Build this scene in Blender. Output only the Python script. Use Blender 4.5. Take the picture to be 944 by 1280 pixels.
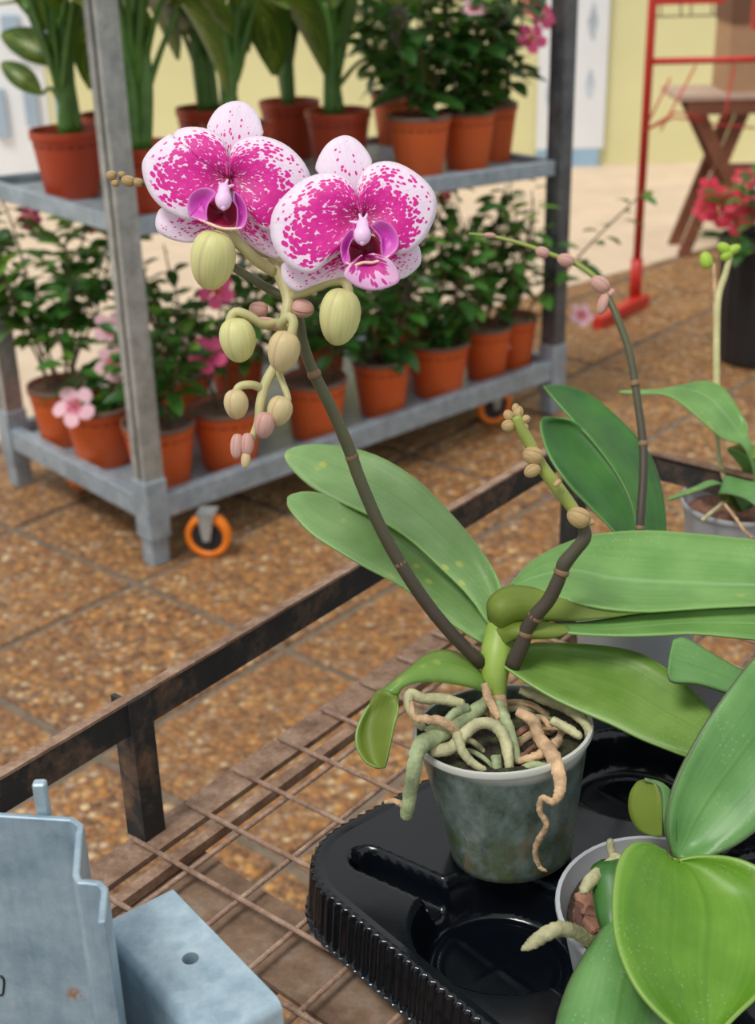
import bpy, bmesh, math, random
from mathutils import Vector, Matrix
random.seed(7)
for o in list(bpy.data.objects): bpy.data.objects.remove(o)
scene = bpy.context.scene
COL = scene.collection
# ------------------------------------------------------------------ camera
FPX, CX, CY, CAMH = 1671.0, 472.0, 640.0, 1.25
pit, rol = math.radians(24.8), math.radians(1.37)
fw = Vector((0, math.cos(pit), -math.sin(pit)))
dn0 = Vector((0, -math.sin(pit), -math.cos(pit))); rt0 = Vector((1, 0, 0))
rt = math.cos(rol)*rt0 + math.sin(rol)*dn0
dn = -math.sin(rol)*rt0 + math.cos(rol)*dn0
CAM = Vector((0, 0, CAMH))
cd = bpy.data.cameras.new('camera'); cam = bpy.data.objects.new('camera', cd); COL.objects.link(cam)
m = Matrix.Identity(4)
for i in range(3):
    m[i][0], m[i][1], m[i][2], m[i][3] = rt[i], -dn[i], -fw[i], CAM[i]
cam.matrix_world = m
cd.sensor_fit = 'VERTICAL'; cd.sensor_height = 36; cd.lens = FPX/1280*36
cd.clip_start = 0.02; cd.clip_end = 100
cd.dof.use_dof = True; cd.dof.focus_distance = 0.84; cd.dof.aperture_fstop = 9.0
scene.camera = cam
# ------------------------------------------------------------------ light
scene.view_settings.view_transform = 'Standard'; scene.view_settings.look = 'None'
scene.view_settings.gamma = 1; scene.view_settings.use_curve_mapping = False
scene.view_settings.exposure = 0.0
w = bpy.data.worlds.new('world'); scene.world = w; w.use_nodes = True
bg = w.node_tree.nodes['Background']; bg.inputs[0].default_value = (0.95, 0.975, 1.0, 1); bg.inputs[1].default_value = 0.72
sd = bpy.data.lights.new('sun', 'SUN'); sd.energy = 2.2; sd.angle = math.radians(18); sd.color = (1, 0.965, 0.91)
sun = bpy.data.objects.new('sun', sd); COL.objects.link(sun)
sun.rotation_euler = Vector((0.38, 0.42, -1.0)).to_track_quat('-Z', 'Y').to_euler()

# ------------------------------------------------------------------ helpers
def C(x, y, d): return CAM + d*(fw + (x-CX)/FPX*rt + (y-CY)/FPX*dn)
def G(x, y, z):
    v = C(x, y, 1) - CAM
    return CAM + v*((z-CAMH)/v.z)
def lin(*c):
    return tuple(((v/255)/12.92 if v/255 <= .04045 else ((v/255+.055)/1.055)**2.4) for v in c[:3]) + (1,)
INV = {}
def thing(name, loc, label, cat, group=None, rz=0, kind=None):
    o = bpy.data.objects.new(name, None); COL.objects.link(o); o.empty_display_size = .05
    o.location = loc; o.rotation_euler = (0, 0, rz)
    tag(o, label, cat, group, kind)
    INV[o] = (Matrix.Translation(Vector(loc)) @ Matrix.Rotation(rz, 4, 'Z')).inverted()
    return o
def tag(o, label=None, cat=None, group=None, kind=None):
    if label: o['label'] = label
    if cat: o['category'] = cat
    if group: o['group'] = group
    if kind: o['kind'] = kind
    return o
def mesh(name, V, F, mats, uv=None, smooth=True, mi=None):
    me = bpy.data.meshes.new(name); me.from_pydata([tuple(v) for v in V], [], F)
    if not isinstance(mats, (list, tuple)): mats = [mats]
    for q in mats: me.materials.append(q)
    if uv:
        l = me.uv_layers.new(name='UVMap')
        for lp in me.loops: l.data[lp.index].uv = uv[lp.vertex_index]
    if smooth: me.polygons.foreach_set('use_smooth', [True]*len(F))
    if mi: me.polygons.foreach_set('material_index', mi)
    me.update(); return me
def place(name, me, parent=None, mat=None):
    o = bpy.data.objects.new(name, me); COL.objects.link(o)
    if parent is not None:
        o.parent = parent; INV[o] = INV.get(parent, Matrix.Identity(4))
    if mat is not None: o.matrix_local = mat
    return o
def mk(name, V, F, mats, parent=None, uv=None, smooth=True, world=True, mi=None, fix=True):
    if world and parent is not None:
        M = INV[parent]; V = [M @ Vector(v) for v in V]
    me = mesh(name, V, F, mats, uv, smooth, mi)
    if fix:
        bm = bmesh.new(); bm.from_mesh(me); bmesh.ops.recalc_face_normals(bm, faces=bm.faces); bm.to_mesh(me); bm.free()
    return place(name, me, parent)
def solid(o, t, off=-1, mo=0, sub=0):
    s = o.modifiers.new('solid', 'SOLIDIFY'); s.thickness = t; s.offset = off; s.material_offset = mo; s.use_even_offset = False
    if sub:
        q = o.modifiers.new('sub', 'SUBSURF'); q.levels = sub; q.render_levels = sub
    return o
def bev(o, wd, seg=2):
    b = o.modifiers.new('bevel', 'BEVEL'); b.width = wd; b.segments = seg; b.limit_method = 'ANGLE'; return o
def cat(pts, n):
    """Catmull-Rom resample of a list of Vectors to n points"""
    P = [Vector(p) for p in pts]
    if len(P) == 2: return [P[0].lerp(P[1], i/(n-1)) for i in range(n)]
    P = [2*P[0]-P[1]] + P + [2*P[-1]-P[-2]]; k = len(P)-3; out = []
    for i in range(n):
        t = i/(n-1)*k; j = min(int(t), k-1); t -= j
        a, b, c, d = P[j:j+4]
        out.append(0.5*((2*b)+(c-a)*t+(2*a-5*b+4*c-d)*t*t+(3*b-a-3*c+d)*t*t*t))
    return out
class MB:
    def __init__(s): s.V = []; s.F = []; s.U = []
    def add(s, V, F, U=None):
        n = len(s.V); s.V += [Vector(v) for v in V]; s.F += [tuple(i+n for i in f) for f in F]
        s.U += U if U else [(0, 0)]*len(V); return s
    def box(s, a, b):
        (x0, y0, z0), (x1, y1, z1) = a, b
        V = [(x, y, z) for z in (z0, z1) for y in (y0, y1) for x in (x0, x1)]
        return s.add(V, [(0, 2, 3, 1), (4, 5, 7, 6), (0, 1, 5, 4), (2, 6, 7, 3), (0, 4, 6, 2), (1, 3, 7, 5)])
    def tube(s, pts, rad, n=8, cap=True, smooth_n=None):
        pts = [Vector(p) for p in pts]
        if not isinstance(rad, (list, tuple)): rad = [rad]*len(pts)
        if smooth_n:
            rr = cat([Vector((r, 0, 0)) for r in rad], smooth_n); rad = [max(1e-5, r.x) for r in rr]; pts = cat(pts, smooth_n)
        V = []; F = []; U = []; k = len(pts)
        t = (pts[1]-pts[0]).normalized(); ref = Vector((0, 0, 1)) if abs(t.z) < .9 else Vector((1, 0, 0))
        x = t.cross(ref).normalized()
        for i, p in enumerate(pts):
            t = (pts[min(i+1, k-1)]-pts[max(i-1, 0)]).normalized()
            x = (x - t*x.dot(t)).normalized(); y = t.cross(x)
            for j in range(n):
                a = 2*math.pi*j/n; V.append(p+rad[i]*(math.cos(a)*x+math.sin(a)*y)); U.append((j/n, i/(k-1)))
        for i in range(k-1):
            for j in range(n): F.append((i*n+j, i*n+(j+1) % n, (i+1)*n+(j+1) % n, (i+1)*n+j))
        if cap: F.append(tuple(range(n))[::-1]); F.append(tuple((k-1)*n+j for j in range(n)))
        return s.add(V, F, U)
    def lathe(s, prof, n=32, M=None, close=False):
        V = []; F = []; U = []
        for i, (r, z) in enumerate(prof):
            for j in range(n):
                a = 2*math.pi*j/n; v = Vector((r*math.cos(a), r*math.sin(a), z)); V.append(M @ v if M else v); U.append((j/n, i/(len(prof)-1)))
        for i in range(len(prof)-1):
            for j in range(n): F.append((i*n+j, i*n+(j+1) % n, (i+1)*n+(j+1) % n, (i+1)*n+j))
        if prof[0][0] > 1e-6: F.append(tuple(range(n))[::-1])
        if prof[-1][0] > 1e-6 and close: F.append(tuple((len(prof)-1)*n+j for j in range(n)))
        return s.add(V, F, U)
    def ball(s, c, r, n=10, M=None):
        """ellipsoid; r scalar or (rx,ry,rz), optional 3x3 M"""
        if not isinstance(r, (list, tuple)): r = (r, r, r)
        pr = [(max(1e-5, math.sin(math.pi*i/n)), -math.cos(math.pi*i/n)) for i in range(n+1)]
        V = []; F = []; U = []; k = n+4
        for i, (a, z) in enumerate(pr):
            for j in range(k):
                t = 2*math.pi*j/k; v = Vector((a*math.cos(t)*r[0], a*math.sin(t)*r[1], z*r[2]))
                V.append(Vector(c)+(M @ v if M else v)); U.append((j/k, i/n))
        for i in range(n):
            for j in range(k): F.append((i*k+j, i*k+(j+1) % k, (i+1)*k+(j+1) % k, (i+1)*k+j))
        return s.add(V, F, U)
    def make(s, name, mat, parent=None, smooth=True, world=True):
        return mk(name, s.V, s.F, mat, parent, s.U, smooth, world)
def autosm(o, ang=40):
    me = o.data
    bm = bmesh.new(); bm.from_mesh(me)
    for e in bm.edges:
        if len(e.link_faces) == 2 and e.calc_face_angle(0) > math.radians(ang): e.smooth = False
    bm.to_mesh(me); bm.free(); return o
def frame(z, up=None):
    """3x3 with z axis along given vector"""
    z = Vector(z).normalized(); up = Vector(up) if up else (Vector((0, 0, 1)) if abs(z.z) < .95 else Vector((0, 1, 0)))
    x = up.cross(z).normalized(); y = z.cross(x)
    return Matrix((x, y, z)).transposed()

# ------------------------------------------------------------------ materials
class NT:
    def __init__(s, name):
        s.m = bpy.data.materials.new(name); s.m.use_nodes = True; s.t = s.m.node_tree
        s.b = s.t.nodes['Principled BSDF']; s.out = s.t.nodes['Material Output']
    def n(s, typ, ins={}, **kw):
        nd = s.t.nodes.new(typ)
        for k, v in kw.items(): setattr(nd, k, v)
        for k, v in ins.items(): s.set(nd.inputs[k], v)
        return nd
    def set(s, sock, v):
        if hasattr(v, 'is_output') or isinstance(v, bpy.types.NodeSocket): s.t.links.new(v, sock)
        else: sock.default_value = v
    def p(s, **kw):
        for k, v in kw.items(): s.set(s.b.inputs[k.replace('_', ' ')], v)
        return s.m
    def obj(s): return s.n('ShaderNodeTexCoord').outputs['Object']
    def geo(s): return s.n('ShaderNodeNewGeometry').outputs['Position']
    def uv(s): return s.n('ShaderNodeTexCoord').outputs['UV']
    def noise(s, vec, sc, det=3, rough=.55, dist=0): return s.n('ShaderNodeTexNoise', {'Vector': vec, 'Scale': sc, 'Detail': det, 'Roughness': rough, 'Distortion': dist}).outputs['Fac']
    def vor(s, vec, sc, out='Distance', feature='F1', rnd=1.0):
        return s.n('ShaderNodeTexVoronoi', {'Vector': vec, 'Scale': sc, 'Randomness': rnd}, feature=feature).outputs[out]
    def mth(s, op, a, b=0.0, cl=False):
        nd = s.n('ShaderNodeMath', {0: a, 1: b}, operation=op); nd.use_clamp = cl; return nd.outputs[0]
    def mr(s, v, a, b, c=0., d=1.): 
        return s.n('ShaderNodeMapRange', {0: v, 1: a, 2: b, 3: c, 4: d}).outputs[0]
    def sm(s, v, a, b, c=0., d=1.):
        nd = s.n('ShaderNodeMapRange', {0: v, 1: a, 2: b, 3: c, 4: d}); nd.interpolation_type = 'SMOOTHSTEP'; return nd.outputs[0]
    def mix(s, f, a, b, bt='MIX'):
        nd = s.n('ShaderNodeMix', data_type='RGBA', blend_type=bt)
        s.set(nd.inputs[0], f); s.set(nd.inputs[6], a); s.set(nd.inputs[7], b); return nd.outputs[2]
    def ramp(s, f, *st):
        nd = s.n('ShaderNodeValToRGB', {0: f}); e = nd.color_ramp.elements
        while len(e) < len(st): e.new(.5)
        for q, (p, c) in zip(e, st): q.position = p; q.color = c
        return nd.outputs[0]
    def bump(s, h, st=.3, dist=.002): return s.n('ShaderNodeBump', {'Height': h, 'Strength': st, 'Distance': dist}).outputs[0]
    def vmul(s, v, k): return s.n('ShaderNodeVectorMath', {0: v, 1: k}, operation='MULTIPLY').outputs[0]
    def xyz(s, v): return s.n('ShaderNodeSeparateXYZ', {0: v}).outputs
    def comb(s, x, y, z=0.): return s.n('ShaderNodeCombineXYZ', {0: x, 1: y, 2: z}).outputs[0]
    def rnd(s): return s.n('ShaderNodeObjectInfo').outputs['Random']
    def translucent(s, col, f):
        tr = s.n('ShaderNodeBsdfTranslucent', {'Color': col}); mx = s.n('ShaderNodeMixShader', {0: f})
        s.t.links.new(s.b.outputs[0], mx.inputs[1]); s.t.links.new(tr.outputs[0], mx.inputs[2]); s.t.links.new(mx.outputs[0], s.out.inputs[0])

def plain(name, col, rough=.5, metal=0, var=.12, sc=30, bump=0, **kw):
    t = NT(name); g = t.geo(); f = t.noise(g, sc, 4)
    c0 = tuple(v*(1-var) for v in col[:3])+(1,); c1 = tuple(min(1, v*(1+var)) for v in col[:3])+(1,)
    c = t.ramp(f, (.3, c0), (.7, c1))
    t.p(Base_Color=c, Roughness=rough, Metallic=metal, **kw)
    if bump: t.p(Normal=t.bump(t.noise(g, sc*6, 4), bump))
    return t.m

def m_paver():
    t = NT('exposed_aggregate'); g = t.geo()
    ww = t.n('ShaderNodeVectorMath', {0: g, 1: t.vmul(t.n('ShaderNodeTexNoise', {'Vector': g, 'Scale': 60.}).outputs['Color'], (.005, .005, .005))}, operation='ADD').outputs[0]
    d = t.vor(ww, 64); cc = t.vor(ww, 64, 'Color'); x = t.xyz(cc)
    col = t.ramp(x[0], (0, lin(84, 56, 40)), (.2, lin(156, 98, 48)), (.40, lin(192, 130, 62)), (.56, lin(120, 92, 74)), (.72, lin(214, 158, 84)), (.88, lin(160, 136, 114)), (1, lin(228, 200, 152)))
    d2 = t.vor(ww, 190); c2 = t.xyz(t.vor(ww, 190, 'Color'))[0]
    small = t.ramp(c2, (0, lin(70, 50, 38)), (.5, lin(122, 86, 56)), (1, lin(176, 134, 84)))
    gap = t.sm(d, .28, .62); col = t.mix(t.mth('MULTIPLY', gap, .8), col, small)
    col = t.mix(t.sm(t.noise(g, 3.2, 4), .38, .68, 0, .32), col, lin(104, 76, 56))
    rr = t.rnd(); col = t.mix(t.mr(rr, 0, 1, 0, .22), col, lin(150, 110, 72))
    h = t.mth('ADD', t.sm(d, .0, .7, 1, 0), t.mth('MULTIPLY', t.sm(d2, 0, .6, 1, 0), .35))
    return t.p(Base_Color=col, Roughness=.62, Normal=t.bump(h, .75, .004))
def m_galv(name, a, b, rough=.45, metal=.35, rust=0, dirt=.0):
    t = NT(name); g = t.geo()
    n1 = t.noise(g, 22, 7, .72); n2 = t.noise(t.vmul(g, (1, 1, .25)), 60, 3); v = t.xyz(t.vor(g, 120, 'Color'))[0]
    f = t.mth('ADD', t.mth('MULTIPLY', n1, .65), t.mth('ADD', t.mth('MULTIPLY', n2, .25), t.mth('MULTIPLY', v, .05)))
    col = t.ramp(f, (.33, a), (.62, b))
    if dirt: col = t.mix(t.sm(t.noise(g, 9, 4), .5, .75, 0, dirt), col, lin(96, 92, 84))
    if rust: col = t.mix(t.sm(t.noise(g, 22, 3), .70, .76, 0, rust), col, lin(150, 100, 62))
    return t.p(Base_Color=col, Roughness=t.mr(n1, .3, .7, rough-.08, rough+.1), Metallic=metal, Normal=t.bump(n1, .12, .002))
def m_rust(name, a, b, c, sc=40):
    t = NT(name); g = t.geo(); n1 = t.noise(g, sc, 5, .7); n2 = t.noise(g, sc*6, 3)
    col = t.ramp(n1, (.3, a), (.5, b), (.72, c)); col = t.mix(t.mr(n2, .35, .7, 0, .35), col, a)
    return t.p(Base_Color=col, Roughness=.8, Metallic=.05, Normal=t.bump(n2, .5, .0015))
def m_leaf(name, a, b, rib, spots=.0, tl=.22, rough=.38, sheen=None, edge=None, spot_pos=None):
    """a..b: leaf greens, rib: midrib colour"""
    t = NT(name); uv = t.uv(); x = t.xyz(uv); g = t.obj()
    f = t.noise(g, 25, 3); st = t.noise(t.comb(t.mth('MULTIPLY', x[0], 26.), t.mth('MULTIPLY', x[1], 1.6)), 1.0, 2)
    col = t.ramp(t.mth('ADD', t.mth('MULTIPLY', f, .72), t.mth('MULTIPLY', st, .28)), (.35, a), (.65, b))
    dd = t.mth('ABSOLUTE', t.mth('SUBTRACT', x[0], .5))
    col = t.mix(t.sm(dd, .0, .035, .55, 0), col, rib)
    if edge: col = t.mix(t.sm(dd, .47, .5, 0, .7), col, edge)
    if spots:
        sp = t.mth('MULTIPLY', t.sm(t.vor(g, 70), .12, .30, 1, 0), t.sm(t.noise(g, 12), .50, .62))
        col = t.mix(t.mth('MULTIPLY', sp, spots), col, lin(206, 206, 96))
        fl = t.sm(t.vor(g, 300), .10, .28, .26, 0); col = t.mix(t.mth('MULTIPLY', fl, t.sm(t.noise(g, 18), .45, .65)), col, lin(205, 225, 190))
    t.p(Base_Color=col, Roughness=t.mr(f, .3, .7, rough-.06, rough+.08), Specular_IOR_Level=.5, Normal=t.bump(st, .06, .002))
    t.translucent(t.mix(.5, col, lin(150, 190, 40)), tl)
    return t.m
def m_petal(name, lo, hi, ns=15., nt=15., seed=0., white=(250, 240, 250), mag=(236, 30, 168), dens=1.0, low_solid=.0):
    t = NT(name); x = t.xyz(t.uv()); s_, r_ = x[0], x[1]
    # radial coordinates keep the dots in rows along the veins
    vec = t.comb(t.mth('MULTIPLY', s_, ns), t.mth('MULTIPLY', r_, nt*.62), seed)
    d = t.vor(vec, 1.0, rnd=.85)
    low = t.noise(t.comb(t.mth('MULTIPLY', s_, 4.5), t.mth('MULTIPLY', r_, 2.2), seed+3), 1.0, 2)
    edge = t.mth('ADD', r_, t.mth('MULTIPLY', t.mth('SUBTRACT', low, .5), .7))
    edge = t.mth('SUBTRACT', edge, t.sm(s_, .55, .78, 0, low_solid))
    edge = t.mth('SUBTRACT', edge, t.sm(s_, .06, .16, low_solid*.6, 0))
    thr = t.mr(edge, lo, hi, .78, .17)
    thr = t.mth('MULTIPLY', thr, dens)
    mask = t.sm(t.mth('SUBTRACT', thr, d), -.03, .04)
    mask = t.mth('MULTIPLY', mask, t.sm(r_, .91, .95, 1, 0))
    base = t.mix(t.sm(r_, .55, 1.0, .30, .05), lin(*white), lin(238, 190, 236))
    base = t.mix(t.mth('MULTIPLY', t.sm(t.noise(t.comb(t.mth('MULTIPLY', s_, 60.), t.mth('MULTIPLY', r_, 4.)), 1., 2), .45, .7), .22), base, lin(226, 180, 230))
    m2 = t.ramp(t.noise(vec, .6, 2), (.3, lin(214, 16, 146)), (.7, lin(*mag)))
    m2 = t.mix(t.sm(r_, .08, .4, .55, 0), m2, lin(150, 0, 70))
    col = t.mix(mask, base, m2)
    t.p(Base_Color=col, Roughness=.5, Normal=t.bump(t.noise(t.comb(t.mth('MULTIPLY', s_, 45.), t.mth('MULTIPLY', r_, 3.)), 1., 2), .15, .001))
    t.translucent(col, .25); return t.m
M = {}
M['paver'] = m_paver()
M['mortar'] = plain('mortar', lin(118, 104, 88), .9, var=.25, sc=40, bump=.4)
M['path'] = plain('sandy_concrete', lin(214, 192, 168), .9, var=.1, sc=5)  # pale concrete, brightened so the colour carries the outdoor sunlight
M['wall'] = plain('yellow_plaster', lin(222, 218, 166), .9, var=.06, sc=2)
M['white'] = plain('white_paint', lin(228, 232, 236), .6, var=.04, sc=4)
M['galv'] = m_galv('galvanised_steel', lin(130, 146, 158), lin(178, 192, 202), .42, .28, dirt=.3)
M['galv_post'] = m_galv('dull_zinc_post', lin(130, 134, 132), lin(186, 188, 184), .4, .35)
M['galv_dark'] = m_galv('dark_zinc_post', lin(62, 64, 66), lin(112, 116, 120), .42, .4, dirt=.5)  # darker zinc tone for the uprights at the far end
M['galv_light'] = m_galv('bright_galvanised', lin(130, 156, 172), lin(190, 210, 219), .36, .28, rust=.5)
M['rust'] = m_rust('rusty_iron', lin(104, 78, 62), lin(152, 122, 100), lin(188, 160, 138))
M['rust_wire'] = m_rust('rusty_wire', lin(116, 88, 72), lin(164, 134, 114), lin(198, 172, 152), 60)
M['rust_plate'] = m_rust('dirty_rusty_plate', lin(96, 74, 58), lin(136, 110, 88), lin(158, 144, 130), 22)
M['black_iron'] = m_rust('black_flaking_paint', lin(34, 36, 38), lin(52, 50, 48), lin(134, 102, 78), 22)
t = NT('black_tray'); t.p(Base_Color=lin(9, 13, 19), Roughness=t.mr(t.noise(t.geo(), 40, 3), .3, .7, .10, .20), Specular_IOR_Level=.5); M['tray'] = t.m
M['black'] = plain('black_plastic', lin(34, 36, 40), .45)
M['terra'] = plain('terracotta_plastic', lin(206, 92, 36), .45, var=.06, sc=8)
M['terra_red'] = plain('red_terracotta_plastic', lin(178, 66, 34), .45, var=.06, sc=8)
M['soil'] = plain('potting_soil', lin(62, 48, 38), .95, var=.5, sc=120, bump=.8)
M['orange'] = plain('orange_rubber', lin(240, 128, 24), .5, var=.03)
M['red'] = plain('red_paint', lin(196, 48, 36), .45, var=.08)
M['wood'] = plain('brown_wood', lin(122, 74, 52), .6, var=.2, sc=14)
M['wood_top'] = plain('worn_table_top', lin(186, 160, 142), .6, var=.1, sc=14)
M['card'] = plain('brown_cardboard', lin(172, 136, 104), .85, var=.05)
M['card_dark'] = plain('dark_brown_lid', lin(112, 78, 58), .85, var=.05)
M['glass'] = plain('window_glass', lin(158, 178, 196), .2, var=.1, sc=3)
M['print'] = plain('faded_print', lin(186, 198, 210), .7, var=.2, sc=9)
M['blue'] = plain('pale_blue_print', lin(150, 182, 206), .7, var=.15, sc=9)
# ------------------------------------------------------------------ setting: ground, path, wall
FANG = math.radians(49.0)
FB = Vector((math.cos(FANG), math.sin(FANG), 0)); FA = Vector((-math.sin(FANG), math.cos(FANG), 0))
F0 = G(171.6, 728.7, 0)
EDGE = max((G(812, 331, 0)-F0).dot(FA), (G(20, 548, 0)-F0).dot(FA))+.1
fl = thing('floor', F0, None, None, rz=FANG, kind='structure')
PT, PL = .415, .43
nrow_far = int(EDGE//PT)
def strip(name, mat, x0, x1, y0, y1, z0, z1, parent, world=False):
    return MB().box((x0, y0, z0), (x1, y1, z1)).make(name, mat, parent, False, world)
strip('mortar_bed', M['mortar'], -4, 7, -4, EDGE, -.06, -.006, fl)
pm = None
for j in range(-7, nrow_far+1):
    for i in range(-6, 14):
        x0, y0 = i*PL, j*PT
        y1 = min(y0+PT, EDGE)
        ctr = F0+FB*(x0+PL/2)+FA*(y0+PT/2)
        v = ctr-CAM; dep = v.dot(fw)
        if dep < .5: continue
        px, py = CX+FPX*v.dot(rt)/dep, CY+FPX*v.dot(dn)/dep
        if not (-420 < px < 1360 and -120 < py < 1800): continue
        if pm is None:
            b = MB(); g_ = .0095; e = .003
            X0, X1, Y0, Y1 = g_, PL-g_, g_, PT-g_
            b.add([(X0, Y0, -.03), (X1, Y0, -.03), (X1, Y1, -.03), (X0, Y1, -.03), (X0, Y0, -e), (X1, Y0, -e), (X1, Y1, -e), (X0, Y1, -e), (X0+e, Y0+e, 0), (X1-e, Y0+e, 0), (X1-e, Y1-e, 0), (X0+e, Y1-e, 0)],
                  [(0, 1, 5, 4), (1, 2, 6, 5), (2, 3, 7, 6), (3, 0, 4, 7), (4, 5, 9, 8), (5, 6, 10, 9), (6, 7, 11, 10), (7, 4, 8, 11), (8, 9, 10, 11)])
            pm = mesh('paver', b.V, b.F, M['paver'], smooth=False)
        o = place('paver', pm, fl, Matrix.Translation((x0, y0, random.uniform(-.0015, .0015))))
        if y0+PT > EDGE: o.scale.y = max(.05, (EDGE-y0)/PT)
e0, e1 = G(20, 548, 0), G(812, 331, 0); ed = (e1-e0).normalized(); en = Vector((-ed.y, ed.x, 0))
pa = MB().box((-6, 0, -.1), (12, 14, .004)); pa = mk('path', [e0+ed*v.x+en*v.y+Vector((0, 0, v.z)) for v in pa.V], pa.F, M['path'], smooth=False)
tag(pa, kind='structure')
WY = 6.75
wb = MB().box((-1.55, WY, -.1), (6, WY+.2, 3.0)).make('wall_back', M['wall'], None, False); tag(wb, kind='structure')
# white glazed front at the far left
wf = thing('window_1', (-1.55, WY-.02, 0), None, None, kind='structure')
MB().box((-4.5, WY+.02, -.1), (-1.56, WY+.1, 3.0)).make('wall_panel', M['white'], wf, False)
def onw(x, y):
    v = C(x, y, 1)-CAM; return CAM+v*((WY)/v.y)
for (x0, y0, x1, y1) in ((28, 110, 50, 158), (-12, 112, 12, 172), (66, 108, 84, 152), (-60, 112, -34, 170), (0, 20, 26, 52), (-50, 20, -24, 52), (24, 62, 44, 74), (40, 18, 62, 52)):
    a, c_ = onw(x0, y0), onw(x1, y1)
    MB().box((a.x, WY-.004, c_.z), (c_.x, WY+.018, a.z)).make('pane', M['glass'], wf, False)
# white printed sheet on the wall
d1 = thing('printed_banner', (1.0, WY-.05, 0), 'white hanging banner with pale blue patches on the yellow wall', 'banner')
def onwall(x, y, Y=WY):
    v = C(x, y, 1)-CAM; return CAM+v*(Y/v.y)
bx0 = onwall(672, 100).x; bx1 = onwall(757, 100).x
MB().box((bx0, WY-.03, .09), (bx1, WY-.012, 2.2)).make('sheet', M['white'], d1, False)
MB().box((bx0, WY-.032, .0), (bx1-.02, WY-.012, .088)).make('blue_hem', M['blue'], d1, False)
for (a, b_, z0, z1) in ((.70, .82, .33, .46), (.70, .83, .60, .76), (.12, .2, .3, .4), (.5, .6, .80, .92)):
    c0 = Vector((bx0+(bx1-bx0)*(a+b_)/2, WY-.031, (z0+z1)/2)); hw, hh = (bx1-bx0)*(b_-a)/2, (z1-z0)/2; n = 18
    rr = [1+.18*math.sin(3*k)+.1*math.sin(5*k+1) for k in range(n)]
    V = [c0+Vector((hw*rr[k]*math.cos(6.283*k/n), 0, hh*rr[k]*math.sin(6.283*k/n))) for k in range(n)]
    mk('print_patch', V+[v+Vector((0, -.001, 0)) for v in V], [tuple(range(n)), tuple(range(2*n-1, n-1, -1))]+[(k, (k+1) % n, n+(k+1) % n, n+k) for k in range(n)], M['print'], d1, smooth=False)
# ------------------------------------------------------------------ plant trolley
TANG = math.radians(41.7); TA = Vector((math.cos(TANG), math.sin(TANG), 0)); TB = Vector((-math.sin(TANG), math.cos(TANG), 0))
T0 = G(192, 712, 0); TL, TW = 1.29, .625
DECK = .128
tr = thing('plant_trolley', T0, 'grey galvanised wheeled trolley holding potted plants behind the orchid', 'trolley', rz=TANG)
def tloc(b, name, mat, parent=tr, sm=False): return b.make(name, mat, parent, sm, False)
for ix in (0, 1):
    for iy in (0, 1):
        s = .052
        def cx(x): return TL-x if ix else x
        def cy(y): return TW-y if iy else y
        def bb(b, x0, x1, y0, y1, z0, z1):
            b.box((min(cx(x0), cx(x1)), min(cy(y0), cy(y1)), z0), (max(cx(x0), cx(x1)), max(cy(y0), cy(y1)), z1))
        b = MB(); bb(b, 0, s, 0, s, .06, .19); f_ = bev(tloc(b, 'corner_socket', M['galv']), .003)
        b = MB(); bb(b, .005, s-.005, .005, s-.005, 0, .06); bev(tloc(b, 'foot', M['galv']), .003)
        # C-section upright with an open slot on its short side
        b = MB(); q = .0035; a0, a1 = .004, s-.004
        bb(b, a0, a1, a0, a0+q, .16, 1.75); bb(b, a0, a1, a1-q, a1, .16, 1.75); bb(b, a1-q, a1, a0+q, a1-q, .16, 1.75)
        bb(b, a0, a0+q, a0+q, a0+.014, .16, 1.75); bb(b, a0, a0+q, a1-.020, a1-q, .16, 1.75)
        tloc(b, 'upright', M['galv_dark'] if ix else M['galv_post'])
for (x0, x1, y0, y1) in ((.05, TL-.05, .006, .034), (.05, TL-.05, TW-.034, TW-.006), (.006, .034, .05, TW-.05), (TL-.034, TL-.006, .05, TW-.05)):
    b = MB().box((x0, y0, .098), (x1, y1, .15)); bev(tloc(b, 'deck_rail', M['galv']), .004)
b = MB().box((.03, .03, DECK-.006), (TL-.03, TW-.03, DECK-.001)); tloc(b, 'deck_plate', M['galv'])
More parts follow.
